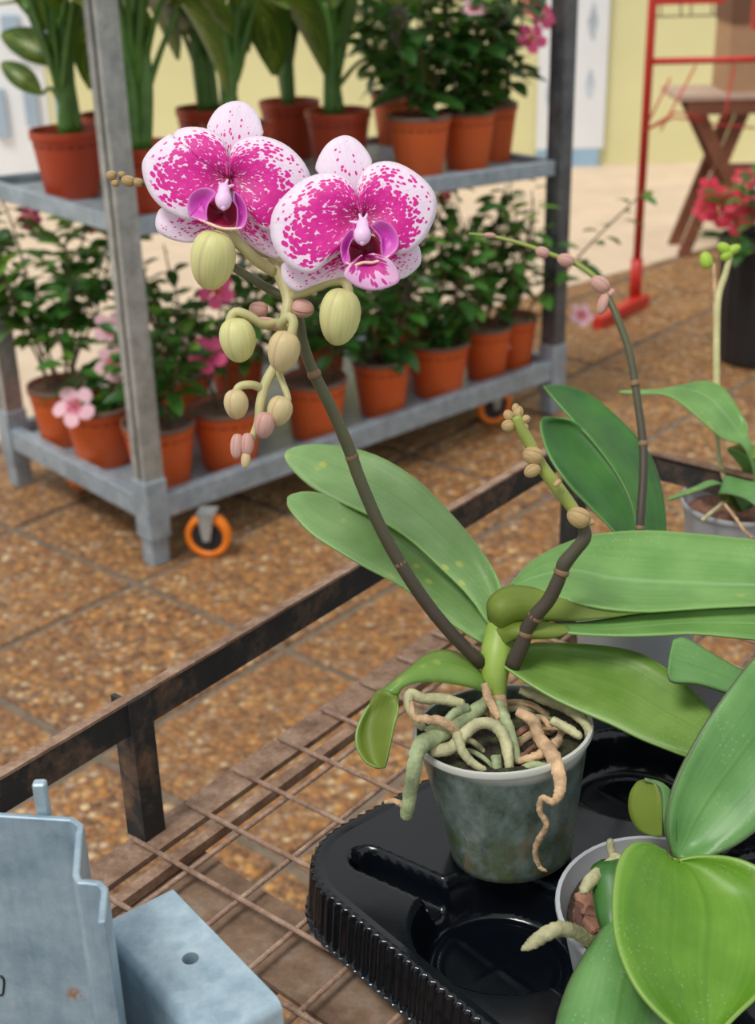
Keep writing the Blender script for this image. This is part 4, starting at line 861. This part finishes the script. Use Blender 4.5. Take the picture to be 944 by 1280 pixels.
# ------------------------------------------------------------------ fourth orchid (far right)
r4 = C(922, 628, 1.34); b4 = Vector((r4.x, r4.y, BZ+.003))
o4 = thing('potted_orchid', b4, 'orchid with a pale stalk of lime buds in a grey pot at the right edge', 'orchid')
potlathe(o4, b4, Vector((r4.x, r4.y, BZ+.092)), .056, M['pot_milky'], rb=.78, soil=M['bark'])
l4a = [((925, 640, 1.325), (940, 635, 1.335)), ((945, 600, 1.31), (955, 592, 1.33)), ((930, 557, 1.29), (937, 548, 1.305)), ((906, 548, 1.285), (932, 527, 1.315), (924, 540, 1.31)), ((881, 528, 1.285), (920, 505, 1.325), (905, 515, 1.315)), ((862, 511, 1.29), (906, 486, 1.335), (887, 497, 1.325)), ((843, 497, 1.295), (884, 476, 1.335), (864, 487, 1.325)), ((824, 491, 1.30), (852, 481, 1.325)), ((800, 492, 1.31), (820, 486, 1.315)), ((774, 490, 1.315), (775, 488, 1.317))]
leaf(o4, l4a, M['leaf_right'], M['leaf_under'])
l4b = [((922, 640, 1.32), (935, 632, 1.325)), ((898, 618, 1.30), (905, 596, 1.32)), ((930, 622, 1.27), (935, 600, 1.30)), ((975, 650, 1.25), (985, 612, 1.28)), ((1010, 640, 1.25), (1012, 630, 1.26))]
leaf(o4, l4b, M['leaf_c'], M['leaf_under'])
l4c = [((930, 640, 1.31), (940, 630, 1.315)), ((905, 606, 1.31), (896, 601, 1.315)), ((870, 614, 1.30), (868, 608, 1.31)), ((834, 626, 1.295), (836, 622, 1.297))]
leaf(o4, l4c, M['leaf_c'], M['leaf_under'])
l4d = [((935, 630, 1.33), (945, 630, 1.33)), ((930, 590, 1.33), (960, 590, 1.33)), ((910, 562, 1.32), (930, 556, 1.325)), ((945, 575, 1.30), (950, 560, 1.31)), ((985, 580, 1.29), (985, 570, 1.295))]
leaf(o4, l4d, M['leaf_right'], M['leaf_under'])
spike(o4, [(925, 632, 1.33), (904, 592, 1.335), (897, 548, 1.34), (896, 478, 1.345), (896, 420, 1.35), (898, 371, 1.355), (907, 342, 1.36), (914, 316, 1.362)], [MPX(x, 1.34) for x in (4, 3.6, 3.6, 4.5, 4.5, 4.6, 4.2, 3.6)], M['stem_pale'], 40)
spike(o4, [(896, 420, 1.352), (894, 370, 1.356), (892, 330, 1.36)], [MPX(x, 1.34) for x in (4, 3.2, 2.2)], M['root_tan'], 14)
M['bud_lime'] = m_bud('lime_bud', lin(160, 196, 60), lin(184, 214, 84), lin(140, 176, 60))
for (x, y, a, b_, ax) in ((883, 325, 11, 8, (-2, -9)), (905, 310, 9, 7, (-6, -4)), (917, 312, 10, 6, (8, -4)), (908, 320, 8, 6, (-6, 4))): bud(o4, (x, y), 1.36, a, b_, ax, M['bud_lime'])
root(o4, [(878, 650, 1.27), (893, 638, 1.29), (908, 626, 1.31)], [3.5, 3.6, 3.4], M['root_pale'])
root(o4, [(906, 630, 1.30), (918, 645, 1.28), (930, 662, 1.265), (940, 672, 1.26)], [2.5, 3, 3, 2.5], M['root_tan'])
# ------------------------------------------------------------------ mandevilla plants
M['mleaf'] = m_leaf('mandevilla_leaf', lin(48, 100, 40), lin(86, 142, 60), lin(106, 156, 80), rough=.3, tl=.25)
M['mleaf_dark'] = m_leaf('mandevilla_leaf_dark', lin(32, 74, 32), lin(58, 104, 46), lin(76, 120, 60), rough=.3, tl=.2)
M['mleaf_new'] = m_leaf('mandevilla_young_leaf', lin(92, 142, 46), lin(126, 172, 66), lin(130, 170, 80), rough=.35, tl=.35)
M['mstem'] = plain('brown_vine', lin(104, 84, 54), .7, var=.2, sc=50)
def m_bloom(name, e, c_, y):
    t = NT(name); x = t.xyz(t.uv()); col = t.ramp(x[1], (.0, y), (.16, y), (.24, c_), (.5, e), (1, e)); t.p(Base_Color=col, Roughness=.5); t.translucent(col, .25); return t.m
M['bl_pale'] = m_bloom('pale_pink_bloom', lin(246, 196, 208), lin(226, 70, 120), lin(236, 120, 130))
M['bl_hot'] = m_bloom('hot_pink_bloom', lin(240, 92, 146), lin(222, 50, 110), lin(236, 150, 50))
M['bl_red'] = m_bloom('red_bloom', lin(224, 58, 84), lin(206, 30, 60), lin(220, 110, 60))
def leafmesh(name, mat, wd, arch=.12, fold=.14, nv=6, pw=.75):
    V = []; U = []; F = []; nu = 5
    for i in range(nv+1):
        t_ = i/nv; hw = wd*.5*(math.sin(math.pi*min(.985, t_*.97+.012))**pw)
        for j in range(nu):
            s = -1+2*j/(nu-1); V.append((s*hw, t_, -arch*t_*t_*1.6+fold*abs(s)*hw*2)); U.append((j/(nu-1), t_))
    for i in range(nv):
        for j in range(nu-1): k = i*nu+j; F.append((k, k+1, k+nu+1, k+nu))
    return mesh(name, V, F, mat, U)
LM = [leafmesh('leaf', M['mleaf'], .50), leafmesh('leaf', M['mleaf_dark'], .52, .2), leafmesh('leaf', M['mleaf_new'], .44, .08)]
def bloom_mesh(mat):
    b = MB()
    for k in range(5):
        a0 = 2*math.pi*k/5; V = []; U = []; F = []; nr, ns = 5, 5
        for i in range(nr+1):
            t_ = i/nr; r = .12+.88*t_
            for j in range(ns):
                s = -1+2*j/(ns-1); w_ = .62*(.35+.65*math.sin(math.pi*min(.93, .12+t_*.8)))
                an = a0+s*w_+.28*t_; V.append((r*math.cos(an)*(1-.08*abs(s)*t_), r*math.sin(an)*(1-.08*abs(s)*t_), .12*t_-.10*t_*t_+.05*s*t_)); U.append((j/(ns-1), r))
        for i in range(nr):
            for j in range(ns-1): q_ = i*ns+j; F.append((q_, q_+1, q_+ns+1, q_+ns))
        b.add(V, F, U)
    b.lathe([(.05, -1.1), (.08, -.8), (.16, -.35), (.17, 0.02)], 10)
    return mesh('flower', b.V, b.F, mat, b.U)
BM = {k: bloom_mesh(M['bl_'+k]) for k in ('pale', 'hot', 'red')}
def orient(p, dirv, nrm, s):
    y = Vector(dirv).normalized(); n_ = Vector(nrm); z = n_-y*n_.dot(y)
    if z.length < 1e-4: z = Vector((0, 0, 1))-y*y.z
    z.normalize(); x = y.cross(z)
    Mx = Matrix.Identity(4)
    for i in range(3): Mx[i][0], Mx[i][1], Mx[i][2], Mx[i][3] = x[i]*s, y[i]*s, z[i]*s, p[i]
    return Mx
def pot_simple(root_, H, R, mat, soil_mat=None, lip=None):
    prof = [(0, .003), (R*.70, .003), (R*.72, 0), (R*.74, .004), (R*.95, H*.86), (R*.985, H*.872), (R, H*.89), (R, H), (R*.965, H), (R*.93, H-.006), (R*.7, .02), (0, .02)]
    p = MB().lathe(prof, 28).make('pot', mat, root_, world=False); autosm(p, 40)
    if lip:
        MB().lathe([(R*1.004, H*.93), (R*1.004, H+.001), (R*.955, H+.001), (R*.93, H-.008)], 28).make('pot_rim', lip, p, world=False)
    s_ = MB().lathe([(R*.94, H-.03), (R*.92, H-.018), (R*.6, H-.012), (R*.3, H-.015), (1e-5, H-.010)], 20).make('soil', soil_mat or M['soil'], root_, world=False)
M['lip_grey'] = plain('dusty_rim', lin(120, 92, 78), .7)
def mandevilla(pt, D, Hp, label, group, seed, nst=4, ht=.26, nl=60, dark=.3, spread=.10, lsz=.055, blooms=(), mat=None, base=True, lean=(0, 0), lo=.12):
    rnd = random.Random(seed); mat = mat or M['terra']; nl = int(nl*1.9); nst += 2
    r = thing('potted_mandevilla', pt, label, 'potted plant', group)
    pot_simple(r, Hp, D/2, mat, lip=M['lip_grey'])
    stems = []
    for k in range(nst):
        a = rnd.uniform(0, 6.28); h = ht*rnd.uniform(.72, 1.08); sp = spread*rnd.uniform(.4, 1.1)
        x, y = .02*math.cos(a), .02*math.sin(a); pts = []
        for i in range(6):
            t_ = i/5; pts.append(Vector((x+sp*math.cos(a)*t_**1.2+lean[0]*t_+rnd.gauss(0, .008), y+sp*math.sin(a)*t_**1.2+lean[1]*t_+rnd.gauss(0, .008), Hp-.015+h*t_)))
        MB().tube(pts, [.0032, .003, .0028, .0025, .0022, .0016], 6, True, 14).make('stem', M['mstem'], r, world=False)
        stems.append(cat(pts, 30))
    for i in range(nl):
        s = stems[i % nst]; t_ = lo+(1-lo)*((i//nst)+rnd.random()*.6)/max(1, (nl//nst)); q_ = s[min(29, int(t_*29))]
        a = i*2.4+rnd.uniform(-.5, .5); el = rnd.uniform(-.35, .6)
        d_ = Vector((math.cos(a)*math.cos(el), math.sin(a)*math.cos(el), math.sin(el)))
        sz = lsz*1.3*rnd.uniform(.7, 1.2)*(1-.2*t_); q2 = q_+d_*rnd.uniform(.004, .02)
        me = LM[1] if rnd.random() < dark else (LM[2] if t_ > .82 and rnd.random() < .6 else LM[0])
        place('leaf', me, r, orient(q2, d_, Vector((rnd.gauss(0, .3), rnd.gauss(0, .3), 1)), sz))
    for (px, py, kind, sz, dd, nx, ny) in blooms:
        # bloom seen at a pixel, at the plant's own distance
        dep = (Vector(pt)-CAM).dot(fw)+dd; wp = INV[r] @ C(px, py, dep)
        nrm = -fw+rt*nx-dn*ny; z = nrm.normalized(); x = z.cross(Vector((0, 0, 1))).normalized(); y = z.cross(x)
        Mx = Matrix.Identity(4)
        for i in range(3): Mx[i][0], Mx[i][1], Mx[i][2], Mx[i][3] = x[i]*sz, y[i]*sz, z[i]*sz, wp[i]
        place('flower', BM[kind], r, Mx)
        end = wp-z*sz*1.05; q_ = min((p for s in stems for p in s), key=lambda p: (p-end).length)
        MB().tube([end, (end+q_)/2+Vector((0, 0, .01)), q_], [.0035, .002, .0018], 6, True, 8).make('flower_stalk', M['mleaf_new'], r, world=False)
    return r
def on_deck(x, yb, Rb):
    g_ = G(x, yb, DECK); v = (g_-CAM); v.z = 0; v.normalize(); q_ = g_+v*Rb; a = max(.095, min(TL-.095, (q_-T0).dot(TA))); c_ = max(.095, min(TW-.095, (q_-T0).dot(TB))); q_ = T0+TA*a+TB*c_; return Vector((q_.x, q_.y, DECK))
def on_shelf(x, yb, Rb):
    g_ = shelf_pt(x, yb); v = (g_-CAM); v.z = 0; v.normalize(); q_ = g_+v*Rb; a = max(.08, min(TL-.08, (q_-T0).dot(TA))); c_ = max(.09, min(TW-.08, (q_-T0).dot(TB))); q_ = T0+TA*a+TB*c_
    return Vector((q_.x, q_.y, shz(a)-.001))
GL = 'mandevillas on the lower trolley deck'; GU = 'plants on the upper trolley shelf'
HP = .135
mandevilla(on_deck(46, 572, .055), .152, HP, 'tall leafy plant in orange pot at the left end of the lower deck', GL, 11, 7, .44, 175, .2, .17, .058, [(37, 272, 'hot', .03, -.12, 0, .3), (115, 283, 'red', .02, -.1, 0, .3)], lo=.34)
mandevilla(on_deck(104, 596, .06), .166, HP, 'low plant with three pale pink blooms in orange pot left of the trolley post', GL, 12, 4, .18, 34, .4, .07, .052, [(93, 508, 'pale', .048, -.14, -.1, .25), (141, 455, 'pale', .040, -.15, .3, .1), (139, 412, 'pale', .042, -.14, .5, .3)], lo=.05)
mandevilla(on_deck(206, 612, .055), .155, HP, 'orange potted plant directly behind the near trolley post', GL, 13, 4, .26, 60, .5, .06, .05, [(227, 430, 'pale', .02, -.1, .2, .6)], lo=.3)
mandevilla(on_deck(304, 598, .055), .160, HP, 'orange potted plant with hot pink blooms below the hanging orchid buds', GL, 14, 4, .27, 44, .5, .10, .052, [(260, 443, 'hot', .042, -.19, 0, .1), (271, 364, 'hot', .040, -.19, -.1, .1)], lo=.45)
mandevilla(on_deck(404, 556, .055), .15, HP, 'orange potted plant below the right orchid bloom, bare brown stems', GL, 15, 5, .25, 42, .6, .12, .055, [(385, 378, 'hot', .02, .1, 0, 0)], lo=.4)
mandevilla(on_deck(500, 531, .05), .142, HP, 'orange potted plant between two others at the middle of the lower deck', GL, 16, 5, .30, 64, .55, .10, .055, [], lo=.1)
mandevilla(on_deck(586, 512, .05), .160, HP, 'bushy plant in broad orange pot, third from the right end of the deck', GL, 17, 6, .30, 84, .55, .12, .055, [], lo=.05)
mandevilla(on_deck(642, 488, .045), .13, HP, 'plant in orange pot with spreading twigs, second from the deck right end', GL, 18, 5, .36, 74, .45, .16, .055, [(632, 433, 'pale', .014, -.03, .2, -.5)], lo=.2)
mandevilla(on_deck(668, 464, .04), .112, HP, 'small orange pot at the right end of the lower deck', GL, 19, 4, .34, 50, .45, .20, .052, [(727, 394, 'pale', .035, -.05, .2, .3)], lo=.25, lean=(.10, 0))
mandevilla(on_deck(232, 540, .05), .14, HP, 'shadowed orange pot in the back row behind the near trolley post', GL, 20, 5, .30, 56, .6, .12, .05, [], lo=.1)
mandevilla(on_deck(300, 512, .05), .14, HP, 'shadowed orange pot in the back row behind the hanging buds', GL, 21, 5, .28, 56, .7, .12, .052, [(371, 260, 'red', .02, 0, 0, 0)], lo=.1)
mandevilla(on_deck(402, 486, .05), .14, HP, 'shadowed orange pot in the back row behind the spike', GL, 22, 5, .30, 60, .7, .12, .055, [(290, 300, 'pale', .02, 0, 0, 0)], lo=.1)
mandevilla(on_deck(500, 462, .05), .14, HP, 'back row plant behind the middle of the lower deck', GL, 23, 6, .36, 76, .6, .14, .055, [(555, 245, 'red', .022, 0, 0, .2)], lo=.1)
# ------------------------------------------------------------------ upper shelf
def m_dieff(name, g0, g1, y):
    t = NT(name); x = t.xyz(t.uv()); dd = t.mth('ABSOLUTE', t.mth('SUBTRACT', x[0], .5))
    st = t.noise(t.comb(t.mth('MULTIPLY', dd, 5.), t.mth('ADD', t.mth('MULTIPLY', x[1], 16.), t.mth('MULTIPLY', dd, -14.))), 1., 3)
    g = t.mix(st, g0, g1); mk_ = t.mth('MULTIPLY', t.sm(st, .48, .62), t.sm(dd, .18, .40, 1, 0))
    col = t.mix(t.mth('MULTIPLY', mk_, .85), g, y); col = t.mix(t.sm(dd, 0, .03, .8, 0), col, lin(150, 180, 90))
    t.p(Base_Color=col, Roughness=.35); t.translucent(t.mix(.5, col, lin(170, 190, 30)), .38); return t.m
M['df'] = m_dieff('dumb_cane_leaf', lin(24, 66, 26), lin(52, 100, 36), lin(160, 176, 70))
M['df_stem'] = plain('dumb_cane_stalk', lin(80, 122, 48), .4, var=.25, sc=30)
DL = [leafmesh('leaf', M['df'], .46, .22, .16, 10, .7), leafmesh('leaf', M['df'], .54, .35, .12, 10, .7)]
def dumbcane(pt, D, Hp, label, seed, nl=9, ht=.22, extra=(), lmin=.16, lmax=.25):
    nl = int(nl*2.2); rnd = random.Random(seed); r = thing('potted_dumb_cane', pt, label, 'potted plant', GU)
    pot_simple(r, Hp, D/2, M['terra_red'])
    for k in range(2):
        a = rnd.uniform(0, 6.28); MB().tube([Vector((.02*math.cos(a)*k, .02*math.sin(a)*k, Hp-.015)), Vector((.015*math.cos(a), .015*math.sin(a), Hp+ht*.35)), Vector((.02*math.cos(a), .02*math.sin(a), Hp+ht*.7))], [.018, .016, .009], 10, True, 12).make('stalk', M['df_stem'], r, world=False)
    for i in range(nl):
        a = i*2.4+rnd.uniform(-.3, .3); el = rnd.uniform(1.05, 1.42); h0 = Hp+ht*rnd.uniform(.12, .5); L = rnd.uniform(.14, .25)
        p0 = Vector((0, 0, h0)); d_ = Vector((math.cos(a)*math.cos(el), math.sin(a)*math.cos(el), math.sin(el)))
        p1 = p0+d_*L; lf_ = None
        el2 = rnd.uniform(-.75, .75)
        if math.sin(a) < .25 or math.cos(a) < -.6: el2 = rnd.uniform(.25, .9)   # near-side leaves are held up
        d2 = Vector((math.cos(a)*math.cos(el2), math.sin(a)*math.cos(el2), math.sin(el2)))
        sz = rnd.uniform(lmin, lmax)
        o = place('leaf', rnd.choice(DL), r, orient(p1, d2, Vector((0, 0, 1))-d_*.2, sz*(.8 if el2 > .2 else 1)))
        MB().tube([p0, p0.lerp(p1, .5)+Vector((0, 0, .006)), p1], [.009, .006, .0042], 8, True, 10).make('leaf_stalk', M['df_stem'], r, world=False)
    for (x, y, x1, y1, sz, nx, dd) in extra:
        dep = (Vector(pt)-CAM).dot(fw)+dd; p1 = INV[r] @ C(x, y, dep); p2 = INV[r] @ C(x1, y1, dep-.02)
        place('leaf', DL[0], r, orient(p1, p2-p1, -fw-dn*.35+rt*nx, (p2-p1).length*sz))
        p0 = Vector((0, 0, Hp+.05)); MB().tube([p0, p0.lerp(p1, .5)+Vector((0, 0, .02)), p1], [.007, .0045, .0035], 8, True, 10).make('leaf_stalk', M['df_stem'], r, world=False)
    return r
HU = .135
dumbcane(on_shelf(92, 250, .05), .148, HU, 'dumb cane in red-brown pot at the left end of the upper shelf', 31, 7, .30, [(52, 118, 0, 72, 1.0, -.3, -.05), (84, 82, 16, 40, 1.25, -.4, -.06), (96, 55, 30, -30, 1.2, .1, -.03), (104, 60, 122, -20, 1.3, .2, -.03)])
dumbcane(on_shelf(196, 278, .05), .148, HU, 'dumb cane in red-brown pot just right of the near trolley post', 57, 9, .30)
dumbcane(on_shelf(300, 240, .05), .148, HU, 'dumb cane hidden behind the left bloom on the upper shelf', 33, 9, .30)
dumbcane(on_shelf(425, 216, .05), .155, HU, 'dumb cane with thick pale stalk between the two blooms on the shelf', 34, 9, .34, [(478, 68, 540, 100, 1.3, 0, -.05)])
dumbcane(on_shelf(365, 200, .05), .15, HU, 'back row dumb cane above the left bloom', 35, 10, .34)
dumbcane(on_shelf(110, 215, .05), .14, HU, 'back row dumb cane peeking out behind the left end pot', 36, 8, .30)
dumbcane(on_shelf(262, 212, .05), .14, HU, 'back row dumb cane just left of the upper bloom tip', 37, 9, .32)
mandevilla(on_shelf(525, 223, .05), .145, HU, 'plant in broad orange pot on the upper shelf right of the lower bloom', GU, 41, 5, .32, 70, .8, .10, .058, [(592, 10, 'pale', .03, -.14, 0, .3)], lo=.12)
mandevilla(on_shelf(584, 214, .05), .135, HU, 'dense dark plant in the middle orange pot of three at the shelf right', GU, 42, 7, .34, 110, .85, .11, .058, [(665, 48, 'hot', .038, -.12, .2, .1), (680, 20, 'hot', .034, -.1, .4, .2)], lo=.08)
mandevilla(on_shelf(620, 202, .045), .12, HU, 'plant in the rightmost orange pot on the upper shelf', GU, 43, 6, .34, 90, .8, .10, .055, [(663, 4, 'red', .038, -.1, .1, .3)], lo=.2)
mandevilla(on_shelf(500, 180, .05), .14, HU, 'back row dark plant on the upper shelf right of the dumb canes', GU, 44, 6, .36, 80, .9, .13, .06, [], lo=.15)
# ------------------------------------------------------------------ red rack, table, box, black pot
def wtube(b, pts, r): b.tube([Vector(p) for p in pts], r, 8)
RP = G(793, 384, 0); rk = thing('display_rack', RP, 'red metal display rack with a single post and T foot', 'rack')
fa, fb_ = G(746, 412, 0), G(806, 381, 0); fd = (fb_-fa).normalized(); fn = Vector((-fd.y, fd.x, 0))
b = MB(); w_ = .018
V = [fa+fn*w_, fa-fn*w_, fb_-fn*w_+fd*.0, fb_+fn*w_]
b.add([v+Vector((0, 0, .0)) for v in V]+[v+Vector((0, 0, .04)) for v in V], [(3, 2, 1, 0), (4, 5, 6, 7), (0, 1, 5, 4), (1, 2, 6, 5), (2, 3, 7, 6), (3, 0, 4, 7)])
bev(b.make('foot_bar', M['red'], rk, False), .004)
MB().tube([RP+Vector((0, 0, .03)), RP+Vector((0, 0, .16))], .020, 12).make('post_socket', M['red'], rk)
MB().tube([RP+Vector((0, 0, .03)), RP+Vector((0, 0, 1.7))], .0135, 12).make('post', M['red'], rk)
dRP = (RP-CAM).dot(fw)
def rp(x, y, dd=0): 
    # point in the rack's own vertical plane
    pl = Vector((0, 1, 0)); v = C(x, y, 1)-CAM; return CAM+v*((RP.y+dd-CAM.y)/v.y)
za = rp(808, 77).z; xb = rp(1060, 80).x
MB().tube([Vector((RP.x, RP.y, za)), Vector((xb, RP.y, za))], .010, 10).make('cross_bar', M['red'], rk)
zt = rp(812, 6).z
MB().box((RP.x, RP.y-.012, zt), (rp(905, 5).x, RP.y+.012, zt+.12)).make('sign_rail', M['red'], rk, False)
MB().box((rp(935, 20).x, RP.y-.06, rp(940, 35).z), (rp(1000, 20).x, RP.y-.04, zt+.05)).make('red_tag', M['red'], rk, False)
zw = rp(812, 21).z
MB().tube([Vector((RP.x, RP.y, zw)), Vector((rp(905, 20).x, RP.y, zw))], .003, 6).make('hook_wire', M['rust'], rk)
for x in (826, 851, 864, 890): MB().tube([Vector((rp(x, 20).x, RP.y, zw)), Vector((rp(x, 8).x, RP.y, zt+.01))], .0025, 6).make('hook_wire', M['rust'], rk)
for pts in (((812, 150, -.1), (838, 98, -.05)), ((803, 165, 0), (842, 147, -.15), (880, 152, -.1)), ((803, 165, 0), (845, 140, -.15), (882, 148, -.1)), ((826, 163, -.12), (870, 82, 0)), ((918, 82, 0), (905, 150, -.1)), ((944, 160, 0), (890, 155, -.1))):
    MB().tube([rp(*p) for p in pts], .0032, 6).make('hook_wire', M['red'], rk)
MB().tube([Vector((xb, RP.y, 0)), Vector((xb, RP.y, 1.7))], .0135, 12).make('post', M['red'], rk)
TBY = 4.85
def tp_(x, y, dd=0):
    v = C(x, y, 1)-CAM; return CAM+v*((TBY+dd)/v.y)
tz = tp_(890, 118).z; x0, x1 = tp_(846, 115).x, tp_(1010, 115).x
tb = thing('folding_table', (tp_(905, 330).x, TBY+.2, 0), 'small brown wooden folding table with crossed legs by the yellow wall', 'table')
n = 3
for k in range(n): bev(MB().box((x0, TBY+k*.09, tz-.022), (x1, TBY+k*.09+.082, tz)).make('table_slat', M['wood_top'], tb, False), .003)
MB().box((x0+.05, TBY+.005, tz-.07), (x1-.05, TBY+.03, tz-.022)).make('apron', M['wood'], tb, False)
def bar(a, b_, w_, dpt, nm):
    a, b_ = Vector(a), Vector(b_); d_ = (b_-a).normalized(); s = d_.cross(Vector((0, 1, 0))).normalized()*w_/2; q_ = Vector((0, dpt, 0))
    V = [a-s, a+s, b_+s, b_-s]; V += [v+q_ for v in V]
    mk(nm, V, [(0, 1, 2, 3), (7, 6, 5, 4), (0, 4, 5, 1), (1, 5, 6, 2), (2, 6, 7, 3), (3, 7, 4, 0)], M['wood'], tb, smooth=False)
for dy in (.03, .20):
    ta, tbm = tp_(872, 124), tp_(858, 330); xr, xl = tp_(942, 124), tp_(958, 330)
    bar((ta.x, TBY+dy, tz-.03), (xl.x, TBY+dy, 0), .042, .022, 'leg'); bar((xr.x, TBY+dy+.024, tz-.03), (tbm.x, TBY+dy+.024, 0), .042, .022, 'leg')
zc = tp_(920, 216).z
MB().box((tp_(904, 215).x, TBY+.05, zc-.02), (tp_(1000, 215).x, TBY+.08, zc+.02)).make('stretcher', M['wood'], tb, False)
bxr = thing('cardboard_box', (tp_(930, 100).x, TBY+.25, tz), 'brown cardboard box with darker lid standing on the wooden table', 'box')
xx0, xx1 = tp_(902, 60, .15).x, tp_(1010, 60).x; zl = tp_(920, 24, .15).z
MB().box((xx0, TBY+.03, tz+.001), (xx1, TBY+.25, zl)).make('box_body', M['card'], bxr, False)
MB().box((xx0-.006, TBY+.024, zl), (xx1+.006, TBY+.256, zl+.16)).make('box_lid', M['card_dark'], bxr, False)
# black ribbed pot with pink-red flowers
BPt = G(945, 462, 0); v = BPt-CAM; v.z = 0; v.normalize(); BPt = BPt+v*.10
bp_ = thing('potted_flowers', BPt, 'black ribbed pot of bright pink-red flowers on the pavement', 'potted plant')
Hb = .36; V = []; F = []; n = 72
prof = [(.0, .004, 0), (.105, .0, 0), (.112, .01, 0), (.116, .03, 1), (.128, .30, 1), (.130, .315, 0), (.137, .318, 0), (.139, .355, 0), (.132, .36, 0), (.124, .33, 0), (0, .33, 0)]
for (r, z, k) in prof:
    for j in range(n):
        a = 2*math.pi*j/n; rr = r+k*.0022*(1 if j % 4 < 2 else -1); V.append((rr*math.cos(a), rr*math.sin(a), z))
for i in range(len(prof)-1):
    for j in range(n): F.append((i*n+j, i*n+(j+1) % n, (i+1)*n+(j+1) % n, (i+1)*n+j))
autosm(mk('pot', V, F, M['black'], bp_, world=False), 35)
rnd = random.Random(5)
for k in range(5):
    a = k*1.25; MB().tube([(.02*math.cos(a), .02*math.sin(a), .32), (.06*math.cos(a), .06*math.sin(a), .42), (.11*math.cos(a), .11*math.sin(a), .5)], [.004, .003, .002], 6, True, 8).make('stem', M['mstem'], bp_, world=False)
for k in range(90):
    a = rnd.uniform(0, 6.28); rr = .15*math.sqrt(rnd.random()); p = Vector((rr*math.cos(a), rr*math.sin(a), rnd.uniform(.34, .53)))
    el = rnd.uniform(-.3, .7); d_ = Vector((math.cos(a+rnd.gauss(0, .6))*math.cos(el), math.sin(a+rnd.gauss(0, .6))*math.cos(el), math.sin(el)))
    place('leaf', LM[rnd.choice((0, 1, 1))], bp_, orient(p, d_, Vector((rnd.gauss(0, .3), rnd.gauss(0, .3), 1)), rnd.uniform(.05, .08)))
dB = (BPt-CAM).dot(fw)
for (x, y, s) in ((888, 238, .034), (912, 248, .036), (938, 238, .036), (898, 268, .034), (920, 275, .036), (880, 262, .028), (948, 262, .034), (930, 222, .028), (965, 245, .036)):
    wp = INV[bp_] @ C(x, y, dB-.16+rnd.uniform(-.02, .02)); z = (-fw+rt*rnd.gauss(-.1, .3)-dn*rnd.gauss(.3, .2)).normalized(); xx = z.cross(Vector((0, 0, 1))).normalized(); yy = z.cross(xx)
    Mx = Matrix.Identity(4)
    for i in range(3): Mx[i][0], Mx[i][1], Mx[i][2], Mx[i][3] = xx[i]*s*1.25, yy[i]*s*1.25, z[i]*s*1.25, wp[i]
    place('flower', BM['red'], bp_, Mx)
